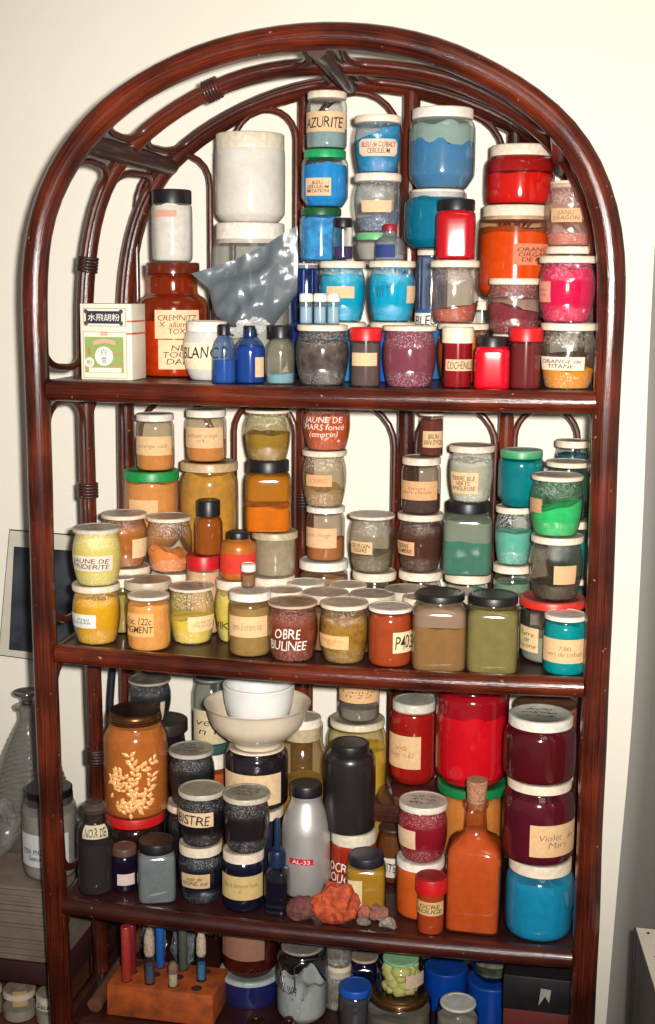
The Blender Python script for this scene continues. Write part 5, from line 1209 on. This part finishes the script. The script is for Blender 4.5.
# red pair at the back
jar('K2', 'K', 'wide', (190, 389, 316, 374), (193, 386, 470), 'orange powder jar with green lid under the giant red jar', Y=.165, on=3, lidc=((14, 120, 66), (20, 110, 60)), pig=(222, 130, 50), fill=.9, gl=glass(res=(216, 126, 54), den=.5))
jar('K1', 'K', 'bigjar', (208, 380, 8, 40), (187, 393, 335), 'giant bright red powder jar with darker red band on top', on='K2', lidc=CREAM, pig=(236, 14, 30), fill=.72, bump=.06, pig2=(214, 10, 26), gl=glass((240, 195, 200), res=(170, 12, 30), den=.4, scale=30), coat=((164, 10, 26), .93, .02))
# decanter with cork
def decanter():
    ox, oy, s = FR['K']; cx = 298/s+ox; by = 756/s+oy; Y = .05; hw = 80/s
    for _ in range(6): P = at_Y(cx, 870, Y); zb = shelf_z(3, P.x); r = hw*depth(P)/F; Y = y_for(P.x, zb, by)+r*.95
    r *= .97
    zs = z_for(P.x, Y, 515/s+oy)-zb; zn = z_for(P.x, Y, 462/s+oy)-zb; zl = z_for(P.x, Y-r*.4, 385/s+oy)-zb; zc = z_for(P.x, Y, 312/s+oy)-zb
    root = empty('square_decanter', (P.x, Y, zb), 'square clear decanter of orange powder with long neck and cork, front right of third shelf', 'bottle')
    TOP['K6'] = (P.x, Y, zb+zc, r, r, zb)
    rn = 31/s*depth(P)/F
    bm = bmesh.new(); seg = 56; rings = []
    prof = [(r*.93, 0, 8), (r, .004, 8), (r, zs*.6, 8), (r, zs, 8), (r*.96, zs+(zn-zs)*.35, 6), (r*.82, zs+(zn-zs)*.62, 4), (r*.6, zs+(zn-zs)*.85, 3), (rn*1.05, zn+.003, 2.2), (rn*.98, zn+(zl-zn)*.4, 2), (rn*.93, zl-.007, 2), (rn*1.12, zl-.006, 2), (rn*1.12, zl, 2), (rn*.85, zl, 2)]
    def build(pr, top):
        bm = bmesh.new(); rings = []
        for rr, z, n in pr: rings.append([bm.verts.new((rr*srad(2*pi*i/seg, n)*cos(2*pi*i/seg), rr*srad(2*pi*i/seg, n)*sin(2*pi*i/seg), z)) for i in range(seg)])
        for a, b in zip(rings[:-1], rings[1:]):
            for i in range(seg): bm.faces.new([a[i], a[(i+1) % seg], b[(i+1) % seg], b[i]])
        bm.faces.new(rings[0][::-1])
        if top: bm.faces.new(rings[-1])
        return bm
    finish('glass_body', build(prof, False), glass((245, 215, 190), res=(196, 92, 46), den=.35, gl=.08), root, sharp=60)
    ip = [(a*.94, max(z, .003), n) for a, z, n in prof if z < zn+.012]
    finish('pigment', build(ip, True), powder((204, 84, 30)), root, sharp=60)
    finish('cork', lathe_bm([(0, zl-.01), (rn*.8, zl-.01), (rn*.98, zc-.002), (rn*.93, zc), (0, zc)], 30), plain((176, 124, 92), .9, .3, 300, bump=.4), root)
decanter()
jar('K5', 'K', 'wide', (395, 571, 523, 597), (382, 579, 787), 'bright turquoise blue powder jar with cream lid at right end of third shelf', on=3, lidc=CREAM, pig=(0, 146, 196), fill=.78, bump=.02, gl=glass((215, 235, 240), res=(70, 130, 140), den=.3))
jar('K4', 'K', 'wide', (390, 571, 290, 360), (377, 581, 560), 'maroon powder jar with large printed cream label, middle of the right stack', on='K5', lidc=CREAM, pig=(92, 14, 28), fill=.84, gl=glass((225, 200, 210), res=(90, 24, 42), den=.6), labs=(lab(458, 579, 440, 530, (222, 180, 132), ['Violet  de', 'Mars   · ·', '· · · · · · ·'], bold=0, ink=(120, 84, 84), lname='large printed cream label'),))
jar('K3', 'K', 'wide', (393, 575, 95, 181), (381, 586, 330), 'maroon powder jar with big white lid, top of the right stack under the rail', on='K4', lidc=((226, 218, 204), (176, 172, 158)), scrib=61, pig=(88, 10, 18), fill=.9, gl=glass((225, 195, 195), res=(86, 18, 26), den=.7))
jar('K8', 'K', 'bigjar', (400, 588, 285, 320), (400, 590, 600), 'tall dark jar at back right corner, mostly behind the maroon jars', Y=.185, on=3, lidc=CREAM, pig=(150, 60, 50), fill=.8)
jar('K7', 'K', 'bigjar', (408, 590, 68, 105), (408, 590, 285), 'red jar with brown stained lid, back right corner behind the maroon jars', on='K8', lidc=lidmat((150, 100, 56), (96, 58, 40)), pig=(196, 40, 20), fill=.9)

flush()
# mineral stones lying on the shelf edge
def stone(label, px, py, wpx, hpx, c, c2, seed, flat=.8, rough=1.0, name='pigment_stone', grp='loose pigment stones', Y=None):
    Y = Y or .02
    P0 = at_Z(px, py+hpx/2, shelf_z(3, at_Y(px, py, .03).x)); P0.y = max(P0.y+wpx*.0003, .016)
    P = at_Y(px, py, P0.y); zb = shelf_z(3, P.x); k = depth(P)/F
    w = wpx*k/2*.86; zt = z_for(P.x, P.y, py-hpx/2)-zb; h = max(.006, zt)/2
    root = None
    bm = bmesh.new(); bmesh.ops.create_icosphere(bm, subdivisions=3, radius=1)
    for v in bm.verts:
        n = v.co.normalized(); cell = noise.noise(n*1.1+Vector((seed, 0, 0)))*.42+.16*noise.noise(n*2.6+Vector((0, seed, 0)))
        # facet it
        q = 1+cell*rough
        v.co = Vector((n.x*w*q, n.y*w*flat*q, n.z*h*q))
    zmin = min(v.co.z for v in bm.verts)
    for v in bm.verts: v.co.z = (max(v.co.z, zmin*.8)-zmin*.8)
    bmesh.ops.dissolve_limit(bm, angle_limit=radians(14), verts=bm.verts[:], edges=bm.edges[:]); bmesh.ops.triangulate(bm, faces=bm.faces[:])
    o = finish(name, bm, powder(c, c2, .9, 120), None, smooth=False, loc=(P.x, P.y, zb)); tag(o, label, 'stone', grp); return o
stone('dull purple brown lump of mineral beside the dropper bottle on shelf edge', 301, 907, 32, 28, (112, 62, 54), (70, 40, 44), 1.3)
stone('large rough orange red ochre stone in front of the aluminium flask', 335, 905, 46, 44, (204, 80, 40), (130, 44, 34), 4.7, .6, 1.2)
stone('small pink grey stone chip at the foot of the square olive jar', 364, 912, 15, 14, (170, 84, 64), (120, 80, 70), 8.1)
stone('jagged dark grey and red chip right of large orange stone', 380, 913, 20, 18, (150, 84, 70), (80, 70, 68), 9.4, .7, 1.6)
stone('flat pale grey quartz flake on the shelf edge, rightmost of the stones', 388, 923, 20, 11, (152, 140, 128), (96, 80, 74), 3.3, .7, 1.5)
stone('short flat grey flake left of the pale quartz flake on the shelf edge', 364, 922, 15, 9, (130, 112, 100), (90, 76, 70), 6.6, .7, 1.4)

# ================================================================== BOTTOM SHELF
def at_shelf4(px, py, Y): P = at_Y(px, py, Y); return P, shelf_z(4, P.x)
def wood_block():
    Y0 = .02; a = at_Y(107, 1020, Y0); b = at_Y(213, 1020, Y0); zb = shelf_z(4, a.x); zt = z_for(a.x, Y0, 984)
    w = b.x-a.x; h = zt-zb; dpt = .075
    root = empty('wooden_stand', (a.x, Y0, zb), 'orange brown wooden block with drilled holes holding glass tubes, bottom left', 'stand')
    bm = box_bm(0, w, 0, dpt, 0, h, .002); 
    finish('wood_block', bm, rattan((196, 96, 30), (136, 62, 20), .6, 'pine_block') if 0 else plain((190, 88, 26), .7, .25, 45, c2=(128, 58, 22), bump=.3), root)
    rnd = random.Random(3); spots = []
    for r_ in range(3):
        for c in range(4): spots.append((w*(.16+.22*c), dpt*(.2+.3*r_)))
    for (x, y) in spots:
        bm = bmesh.new(); bm.faces.new([bm.verts.new((x+.0075*cos(t), y+.0075*sin(t), h+.0004)) for t in [2*pi*i/20 for i in range(20)]])
        finish('drilled_hole', bm, plain((60, 26, 16), .9), root, smooth=False)
    # tubes standing in the holes
    def stick(col_i, row_i, py_top, rpx, c, label, name='glass_tube', cork=None, c_low=None, glassy=False):
        x, y = spots[row_i*4+col_i]; X, Y = a.x+x, Y0+y; base = zt+.0008; k = depth((X, Y, base))/F; r = rpx*k; top = z_for(X, Y, py_top)
        H = top-base
        o = empty(name, (X, Y, base), label, 'tube', 'glass tubes of pigment standing in the wooden block')
        body_top = H*(.55 if cork else 1)
        if glassy:
            finish('glass_body', lathe_bm([(0, 0), (r*.9, 0), (r, .001), (r, body_top), (r*.9, body_top)], 20), glass((220, 222, 225)), o)
            finish('pigment', lathe_bm([(0, .001), (r*.85, .0015), (r*.85, body_top*.62), (0, body_top*.62)], 20), powder(c), o)
        else: finish('pigment', lathe_bm([(0, 0), (r*.92, 0), (r, .001), (r, body_top-.001), (r*.9, body_top), (0, body_top)], 20), plain(c, .35, .1, 200, coat=.3), o)
        if cork: finish('cork', lathe_bm([(0, body_top-.003), (r*.9, body_top-.003), (r*1.1, body_top+.002), (r*1.05, H*.86), (r*.6, H), (0, H)], 20), plain(cork, .8, .2, 300), o)
    stick(0, 0, 926, 5, (168, 52, 46), 'brick red tube, leftmost and tallest in the wooden block')
    stick(0, 1, 924, 4.2, (120, 30, 36), 'dark crimson tube right behind the brick red tube')
    stick(1, 0, 929, 5, (70, 84, 110), 'cork topped glass tube of blue grey powder, between red and blue tubes', cork=(190, 168, 148), glassy=True)
    stick(1, 2, 922, 4.6, (34, 92, 170), 'bright blue tube rising to the shelf edge above')
    stick(2, 2, 922, 4.4, (78, 86, 78), 'grey green tube just right of the bright blue tube')
    stick(3, 1, 932, 4.6, (40, 130, 180), 'cork topped glass tube of sky blue powder at right of the block', cork=(200, 178, 156), glassy=True)
    stick(2, 0, 962, 4.4, (184, 168, 140), 'short stubby corked tube of pale powder at front of the block', cork=(140, 106, 84))
wood_block()
def rod():
    P0 = at_Y(94, 1004, .02); zb = shelf_z(4, P0.x); r = .0105; 
    a = Vector((P0.x, .022, zb+r)); b = at_Y(140, 940, .21); b.z = zb+r+.012; b.x = a.x+.005
    root = tube('wooden_roller', [a.lerp(b, i/10) for i in range(11)], r, plain((110, 70, 52), .6, .2, 60), None, 20)
    tag(root, 'round wooden roller lying front to back at the left end of bottom shelf', 'roller')
rod()
def crinkle(px, py, w, h, Y, label):
    P = at_Y(px, py, Y); zb = shelf_z(4, P.x)
    bm = bmesh.new(); bmesh.ops.create_icosphere(bm, subdivisions=4, radius=1); H = z_for(P.x, Y, py-h/2)-zb; k = depth(P)/F
    for v in bm.verts:
        n = v.co.copy(); q = 1+.35*noise.noise(n*3+Vector((px, 0, 0)))+.15*noise.noise(n*9); v.co = Vector((n.x*w*k/2*q, n.y*.014*q, (n.z*.5+.5)*H*min(1.1, q)))
    o = finish('foil_packet', bm, plain((150, 158, 165), .25, .3, 90, metal=.5), None, sharp=15, loc=(P.x, Y, zb)); tag(o, label, 'packet')
crinkle(154, 940, 24, 42, .155, 'crumpled silvery packet behind the crimson and blue tubes')
crinkle(184, 942, 24, 42, .165, 'crumpled shiny clear packet behind the tubes, right of the grey green tube')
jar('L0', 'P', 'pot', (219, 281, 958, 988), (221, 280, 1012), 'pale blue grey lidded tub under the big amber brown jar', Y=.115, on=4, lidc=((178, 190, 190), (150, 160, 156)), pig=(40, 44, 110), fill=.9, gl=glass(res=(36, 40, 100), den=.8), name='plastic_tub', cat='tub', group='plastic tubs')
jar('L1', 'P', 'bigjar', (226, 274, 880, 900), (222, 278, 979), 'big dark brown jar with large tan label, partly hidden by the shelf rail', on='L0', lidc=BROWNL, pig=(70, 20, 14), fill=.9, gl=glass((190, 90, 60), res=(76, 22, 16), den=.7), labs=(lab(223, 264, 922, 960, (150, 104, 82), ['·  ·  ·', '· ·'], bold=0),))
jar('L2', 'P', 'bigjar', (281, 323, 934, 948), (276, 328, 1016), 'wire clip preserving jar of lumpy white pigment', Y=.08, on=4, lidc=lidmat((160, 150, 140), (120, 110, 100), .2), pig=(214, 216, 218), fill=.5, bump=.16, gl=glass((205, 208, 206), edge=.8), group='preserving jars', bodyname='glass_body',
    labs=(lab(277, 297, 984, 994, None, ['BLAKE WH'], bold=.01, tilt=-.3),),
    extra=lambda root, X, Y, zb, zt, r, rl, face: tube('wire_clip', [Vector((-r*.9, -r*.3, (zt-zb)*.84)), Vector((-r*.6, -r*.95, (zt-zb)*.8)), Vector((-r*.45, -r*1.08, (zt-zb)*.55)), Vector((-r*.2, -r*1.12, (zt-zb)*.5)), Vector((-r*.02, -r*1.12, (zt-zb)*.56)), Vector((-r*.05, -r*1.1, (zt-zb)*.86)), Vector((r*.3, -r*.98, (zt-zb)*.96)), Vector((r*.8, -r*.4, (zt-zb)*.9))], .0009, plain((150, 146, 140), .3, .1, 50, metal=.9), root, 8))
jar('L3', 'P', 'straight', (326, 350, 965, 980), (324, 354, 1040), 'clear jar of grey crystals with white lid, lower of two by the clip jar', Y=.115, on=4, lidc=CREAM, pig=(150, 144, 132), pig2=(90, 84, 76), pigamt=1, fill=.8, gl=glass(res=(150, 144, 134), den=.5, emb=1))
jar('L4', 'P', 'straight', (328, 350, 920, 930), (325, 352, 968), 'clear jar of grey crystals, upper of two between clip jar and navy jar', on='L3', pig=(140, 132, 120), pig2=(84, 76, 70), pigamt=1, fill=.8, gl=glass(res=(140, 132, 124), den=.5, emb=1))
jar('L5', 'P', 'wide', (340, 373, 976, 1000), (338, 372, 1070), 'small jar with shiny cobalt blue ring lid at the bottom edge', Y=.075, on=4, lidc=((16, 84, 190), (30, 80, 160)), pig=(60, 56, 60), fill=.8)
jar('L6', 'P', 'square', (350, 378, 948, 963), (348, 380, 1040), 'navy blue powder jar with grey brown lid, left of the yellow lump jar', Y=.135, on=4, lidc=((190, 170, 150), (130, 112, 100)), sq=5, pig=(14, 16, 44), fill=.92, gl=glass(res=(16, 18, 44), den=.8))
jar('L8', 'P', 'bigjar', (369, 428, 984, 1013), (366, 431, 1085), 'preserving jar with brass coloured screw lid under the yellow lump jar', Y=.065, on=4, lidc=lidmat((150, 108, 66), (96, 70, 52), .3, .8), lidstyle='screw', pig=(120, 110, 96), fill=.6, group='preserving jars')
def lumps(root, X, Y, zb, zt, r, rl, face):
    rnd = random.Random(12); H = zt-zb; k = 0
    for j in range(4):
        for i in range(5):
            a = face+(i-2)*.75+(.35 if j % 2 else 0)+rnd.uniform(-.15, .15); q = r*.5; s_ = r*rnd.uniform(.27, .36)
            bm = bmesh.new(); bmesh.ops.create_icosphere(bm, subdivisions=1, radius=s_); sd = rnd.uniform(0, 9)
            for v in bm.verts: v.co = v.co*(1+.3*noise.noise(v.co.normalized()*1.5+Vector((sd, sd, 0)))); v.co.z *= .85; v.co += Vector((q*cos(a), q*sin(a), H*.14+j*H*.19))
            finish('pigment_lump', bm, plain((214, 206, 140), .8, .1, 150), root, sharp=60)
jar('L7', 'P', 'straight', (379, 415, 948, 957), (376, 425, 999), 'jar packed with pale yellow lumps, green lid, standing on the brass lid', on='L8', lidc=((110, 180, 130), (150, 190, 150)), extra=lumps, gl=glass((225, 228, 205)), labs=(lab(406, 423, 975, 988, (206, 176, 150)),))
jar('L9', 'P', 'pot', (424, 467, 955, 975), (424, 467, 1036), 'royal blue plastic tub behind the yellow lump jar', Y=.15, on=4, lidc=((10, 70, 164), (14, 60, 140)), bodymat=plain((8, 62, 150), .3, .1, 30), bodyname='body', name='plastic_tub', cat='tub', group='plastic tubs')
jar('L10', 'P', 'pot', (467, 516, 966, 990), (467, 515, 1040), 'royal blue plastic tub under the upturned glass dish', Y=.13, on=4, lidc=((10, 70, 164), (14, 60, 140)), bodymat=plain((8, 62, 150), .3, .1, 30), bodyname='body', name='plastic_tub', cat='tub', group='plastic tubs')
jar('L11', 'P', 'straight', (439, 475, 992, 1010), (436, 478, 1100), 'jar with bright white ribbed screw cap at the bottom edge of the photo', Y=.045, on=4, lidc=((206, 204, 196), (190, 188, 180)), rib=60, pig=(150, 140, 130), fill=.7)
flush()
def glass_dish():
    X, Y, zt, r, rl, _ = TOP['L10']
    o = lathe_bm(chaikin([(0, 0), (.014, 0), (.018, .002), (.027, .014), (.031, .026), (.0325, .030), (.031, .031), (.028, .026), (.024, .014), (.014, .005), (0, .004)], 2), 48)
    root = empty('glass_dish', (X, Y, zt), 'small clear glass dish of pale grains on the right royal blue tub', 'dish')
    finish('dish_wall', o, glass((205, 215, 200), gl=.06, edge=.8), root)
    bm = bmesh.new(); bmesh.ops.create_icosphere(bm, subdivisions=3, radius=1)
    for v in bm.verts: n = v.co.copy(); v.co = Vector((n.x*.024, n.y*.024, .014+max(-.8, n.z)*.008*(1+.4*noise.noise(n*5))))
    finish('pigment', bm, powder((132, 140, 112), (84, 84, 70), 1), root)
glass_dish()
def dark_box():
    Y0 = .03; a = at_Y(503, 1015, Y0); b = at_Y(570, 1015, Y0); zb = shelf_z(4, a.x); z1 = z_for(a.x, Y0, 1008); zt = z_for(a.x, Y0, 974)
    root = empty('black_box', (a.x, Y0, zb), 'black box with red lower part and small white mark at right end of bottom shelf', 'box')
    finish('red_base', box_bm(0, b.x-a.x, 0, .12, 0, z1-zb, .001), plain((96, 22, 20), .6, .1), root)
    finish('black_lid', box_bm(-.001, b.x-a.x+.001, -.001, .121, z1-zb, zt-zb, .0015), plain((30, 28, 30), .45, .2, 30), root)
    bm = bmesh.new(); ox, oy, s = FR['M']; pts = [(427, 190), (432, 156), (452, 160), (448, 185), (440, 172)]
    vs = []
    for x, y in pts:
        P = at_Y(x/s+ox, y/s+oy+8, Y0); vs.append(bm.verts.new((P.x-a.x, -.0015, P.z-zb)))
    bm.faces.new(vs); finish('white_mark', bm, plain((150, 146, 136), .6), root, smooth=False)
dark_box()
def knob(px, py, label):
    Y = .012; P = at_Y(px, py, .03); zb = shelf_z(4, P.x); zt = z_for(P.x, .03, py-9); H = zt-zb
    root = empty('brass_weight', (P.x, .03, zb), label, 'weight', 'small dark brass weights')
    r = .0125
    finish('weight_body', lathe_bm(chaikin([(0, 0), (r, 0), (r, H*.55), (r*.8, H*.68), (r*.3, H*.72), (r*.28, H*.78)], 1), 32), plain((74, 46, 32), .3, .2, 60, metal=.7), root)
    finish('knob', lathe_bm(chaikin([(r*.28, H*.76), (r*.5, H*.82), (r*.52, H*.92), (r*.3, H), (0, H)], 2), 24), plain((88, 56, 40), .25, .2, 60, metal=.7), root)
knob(256, 1024, 'left small dark brass weight with knob in front of the clip jar')
knob(289, 1026, 'right small dark brass weight with knob in front of the clip jar')

# ================================================================== LEFT OF THE RACK
def side_furniture():
    # low cupboard board carrying a stack of card, jars on the ledge beneath
    Y0 = .075; top = at_Y(20, 963, Y0); x1 = at_Y(66, 963, Y0).x; x0 = -.80
    zt = z_for(top.x, Y0, 962); zl = z_for(top.x, Y0, 983)
    root = empty('side_shelf_unit', (x0, Y0, 0), 'dark brown low shelf unit left of the rack carrying grey paper stack', 'shelf')
    w = x1-x0; dm = plain((60, 30, 28), .5, .2, 20); z2 = z_for(top.x, Y0+.0, 1034)
    finish('top_board', box_bm(0, w, 0, WY-Y0-.006, zl, zt, .001), dm, root)
    finish('lower_board', box_bm(0, w, 0, WY-Y0-.006, z2-.018, z2, .001), plain((110, 54, 34), .5, .2, 20), root)
    finish('side_panel', box_bm(w-.012, w-.0002, .001, WY-Y0-.008, 0, z2-.018, .001), dm, root)
    finish('side_panel', box_bm(.0002, .012, .001, WY-Y0-.008, 0, z2-.018, .001), dm, root)
    for xx in (.0002, w-.0125): finish('upright', box_bm(xx, xx+.012, .12, WY-Y0-.008, z2, zl, .001), dm, root)
    # stack of paper
    s1 = empty('paper_stack', (x0, Y0, zt), 'thick stack of grey brown paper sheets on the dark side shelf', 'paper')
    za = z_for(top.x, Y0, 888); H = za-zt; n = 24; rnd = random.Random(2); bm = bmesh.new()
    for i in range(n):
        dx = rnd.uniform(-.003, .0); dy = rnd.uniform(0, .004); z0 = H*i/n
        box_bm(.05, w-.012+dx, .002+dy, WY-Y0-.02, z0, z0+H/n*.86, bm=bm)
    o = finish('paper_sheets', bm, plain((128, 112, 100), .85, .12, 30), s1, smooth=False); o['kind'] = 'stuff'
    return x0, x1, Y0, zt, za, z2
SX0, SX1, SY, SZT, SPT, SZ2 = side_furniture()
def place_jar(pr, cxp, Y, zb, rp, ytop, lidpx, lidc, label, name, cat, pig, fill, g, kind='bigjar', lines=None, lab_px=None, grp=None):
    P = at_Y(cxp, ytop, Y); r = rp*depth(P)/F; rl = lidpx*depth(P)/F; zt = z_for(P.x, Y, ytop+2)
    root = empty(name, (P.x, Y, zb), label, cat, grp); H = zt-zb; hl = min(.022, H*.22)
    prof = profile(kind, r, H-hl*.5)
    finish('glass_body', lathe_bm(prof, 40), g, root)
    t = fill*(H-hl*.5); ip = [(a*.95, max(z, .002)) for a, z in prof if z < t]+[(rad_at(prof, t)*.95, t), (0, t)]
    finish('pigment', lathe_bm(ip, 40), powder(pig), root)
    finish('lid', lathe_bm([(0, H-hl), (rl, H-hl), (rl, H-.0015), (rl-.0015, H), (0, H)], 44), lidmat(*lidc), root, sharp=35)
    if lab_px:
        face = atan2(CAM.y-Y, CAM.x-P.x)
        def S(u, z, off): rr = rad_at(prof, z)+off; return Vector((rr*cos(face+u), rr*sin(face+u), z))
        U = lambda x: asin(max(-.98, min(.98, (x-cxp)/rp)))
        add_label(root, S, U(lab_px[0]), U(lab_px[1]), z_for(P.x, Y-r, lab_px[3])-zb, z_for(P.x, Y-r, lab_px[2])-zb, (lab_px[4], lines, INK, dict(bold=.03, jit=0, shear=0, yr=(.2, .55))))
    return root
place_jar(None, 48.5, .135, SPT, 27.5, 784, 23.5, BLACK, 'clear jar of white pigment with black lid on the paper stack, behind left post', 'pigment_jar', 'jar', (170, 160, 152), .8,
          glass((225, 224, 220), res=(176, 168, 160), den=.4), 'straight', ['TER PIGMENTE', 'Saeurebest'], (22, 66, 836, 868, (206, 206, 206)), 'jars left of the rack')
place_jar(None, 19, .12, SZ2, 17, 985, 16, CREAM, 'clear jar of white powder with tan label on the lower ledge, left edge', 'pigment_jar', 'jar', (190, 180, 160), .45, glass(), 'straight', ['·', '·'], (12, 27, 993, 1007, (200, 160, 110)), 'jars left of the rack')
place_jar(None, 52, .12, SZ2, 17, 989, 16, CREAM, 'clear jar of white powder behind the left post on lower ledge', 'pigment_jar', 'jar', (196, 186, 166), .5, glass(), 'straight', ['Saumur'], (36, 66, 1000, 1012, (206, 198, 170)), 'jars left of the rack')
place_jar(None, -9, .12, SZ2, 11.5, 983, 10.5, CREAM, 'narrow cream lidded jar cut by the left edge, lower ledge', 'pigment_jar', 'jar', (190, 170, 130), .6, glass(), 'straight', None, None, 'jars left of the rack')
# ribbed glass carafe
def carafe():
    Y = .235; P = at_Y(24, 700, Y); zb = SPT; k = depth(P)/F
    zr = z_for(P.x, Y, 691)-zb; zc = z_for(P.x, Y, 706)-zb; zn = z_for(P.x, Y, 719)-zb; zs = z_for(P.x, Y, 790)-zb; H = zr
    r = 40*k
    cx = at_Y(27, 700, Y).x
    root = empty('glass_carafe', (cx, Y, zb), 'big ribbed clear glass bottle with flat rimmed stopper, left of the rack', 'bottle')
    pr = [(0, 0), (r*.9, 0), (r, .01), (r, zs*.6)]
    n = 34
    for i in range(n+1):
        t = i/n; z = zs*.6+(zn-zs*.6)*t; rr = r*(1-t**1.7)+9*k*t**1.7; pr.append((rr*(1+.018*(1 if i % 2 else -1)), z))
    pr += [(9*k, zn+.002), (9*k, zc-.004), (13*k, zc-.002), (13.5*k, zc+.002), (9*k, zc+.005)]
    finish('glass_body', lathe_bm(pr, 56), glass((190, 190, 188), res=(150, 146, 140), den=.64, gl=.08, edge=.8), root, sharp=10)
    finish('stopper', lathe_bm(chaikin([(0, zc), (6*k, zc), (6*k, zr-.008), (13*k, zr-.004), (14*k, zr-.001), (13*k, zr+.001), (8*k, zr-.001), (0, zr-.003)], 1), 40), glass((150, 150, 150), edge=.8, gl=.06), root)
carafe()
def plastic_sack():
    Y = .16; P = at_Y(-12, 850, Y); 
    bm = bmesh.new(); bmesh.ops.create_icosphere(bm, subdivisions=5, radius=1); k = depth(P)/F; H = z_for(P.x, Y, 800)-SPT
    for v in bm.verts:
        n = v.co.copy(); q = 1+.16*noise.noise(n*2.2)+.05*noise.noise(n*7); v.co = Vector((n.x*34*k*q, n.y*.05*q, max(0, (n.z*.5+.5)*H*q)))
    o = finish('plastic_sack', bm, film((170, 164, 156), .35), None, sharp=30, loc=(P.x, Y, SPT)); tag(o, 'crumpled clear plastic bag on the paper stack at the left edge', 'bag')
plastic_sack()
# framed dark photograph on the wall
def picture():
    Y = WY-.004; c = [at_Y(x, y, Y) for x, y in ((10, 529), (106, 537), (100, 668), (-1, 655))]
    root = empty('framed_picture', c[3]+Vector((0, -.001, 0)), 'thin black framed dark photograph with white mount, low on wall behind rack', 'picture')
    b = c[3]
    def quad(name, pts, y, mat):
        bm = bmesh.new(); f = bm.faces.new([bm.verts.new((p.x-b.x, y, p.z-b.z)) for p in pts])
        r = bmesh.ops.extrude_face_region(bm, geom=[f]); 
        for v in [e for e in r['geom'] if isinstance(e, bmesh.types.BMVert)]: v.co.y -= .0015
        bmesh.ops.recalc_face_normals(bm, faces=bm.faces); return finish(name, bm, mat, root, smooth=False)
    def ins(pts, f): 
        m = sum(pts, Vector())/4; return [m+(p-m)*f for p in pts]
    quad('frame', c, 0, plain((22, 20, 20), .4)); quad('mount', ins(c, .985), -.0008, plain((206, 198, 182), .8, .04, 30))
    d = [at_Y(x, y, Y) for x, y in ((15, 546), (98, 552), (93, 658), (10, 649))]
    ph = quad('photograph', d, -.0016, plain((20, 20, 24), .35, .3, 18, c2=(70, 74, 82)))
picture()
# long thin brush leaning in the back corner, and a dark strap
def brush():
    a = at_Y(79, 838, .24); b = at_Y(88, 700, .25); z0 = shelf_z(3, -.33)
    a.x = max(a.x, -.352)
    d = (b-a).normalized(); a2 = a+d*((z0-a.z)/d.z) if 0 else a
    root = empty('paint_brush', a, 'thin orange red and black handled brush leaning between left post and wall', 'brush')
    pts = [d*((b-a).length*i/10) for i in range(11)]
    tube('black_handle', pts[:6], .0022, plain((30, 28, 34), .3), root, 10); tube('orange_handle', pts[5:], .0024, plain((214, 70, 30), .3), root, 10)
brush()
def strap():
    a = at_Y(113, 640, .285); b = at_Y(104, 870, .285)
    root = tube('hanging_cable', [a.lerp(b, i/8)+Vector((.001*sin(i*2), 0, 0)) for i in range(9)]+[Vector((b.x-.004, .285, .3)), Vector((b.x-.006, .285, .01))], .0058, plain((26, 26, 40), .5), None, 12)
    tag(root, 'thick blue black cable hanging down behind the rack at left', 'cable')
strap()

# ================================================================== RIGHT SIDE
def metal_cabinet():
    Y0 = .08; P = at_Y(637, 930, Y0); x0 = P.x; zt = P.z
    root = empty('metal_cabinet', (x0, Y0, 0), 'white painted metal cabinet with punched holes, bottom right corner', 'cabinet')
    L_ = .9; wx = min(p.x for p in cp)
    def wallx(y): 
        d = y-WY
        for (a, b), (c, e) in zip(SPLAY[:-1], SPLAY[1:]):
            if e <= d <= b: return wx+a+(c-a)*(d-b)/(e-b)
        return wx+.3
    F_ = at_Z(662, 1010, zt); dx = (F_.x-x0)/(F_.y-Y0); ys = (0, -.1, -.3, -L_)
    def prism(name, xo, za, zb2, mat, lift):
        bm = bmesh.new(); V = []
        for y in ys:
            xl = dx*y+xo; xr = wallx(Y0+y)-x0-.004
            V.append([bm.verts.new((xl, y, za)), bm.verts.new((xl, y, zb2)), bm.verts.new((xr, y, zb2)), bm.verts.new((xr, y, za))])
        for A, B in zip(V[:-1], V[1:]):
            for i in range(4): bm.faces.new([A[i], A[(i+1) % 4], B[(i+1) % 4], B[i]])
        bm.faces.new(V[0]); bm.faces.new(V[-1][::-1]); bmesh.ops.recalc_face_normals(bm, faces=bm.faces); finish(name, bm, mat, root, smooth=False)
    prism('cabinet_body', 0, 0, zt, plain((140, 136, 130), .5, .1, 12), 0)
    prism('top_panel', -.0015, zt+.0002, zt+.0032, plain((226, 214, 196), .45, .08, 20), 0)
    for i in range(9):
        y = -.012-.03*i; bm = bmesh.new(); cx = dx*y+.012+.012*(i % 2)
        bm.faces.new([bm.verts.new((cx+.0022*cos(t), y+.003*sin(t), zt+.0034)) for t in [2*pi*q/16 for q in range(16)]])
        finish('punched_hole', bm, plain((54, 36, 28), .8), root, smooth=False)
    bm = box_bm(-.004, -.0005, -.003, .003, 0, zt+.002, .0005); finish('corner_strip', bm, plain((24, 22, 24), .6), root)
metal_cabinet()

flush()
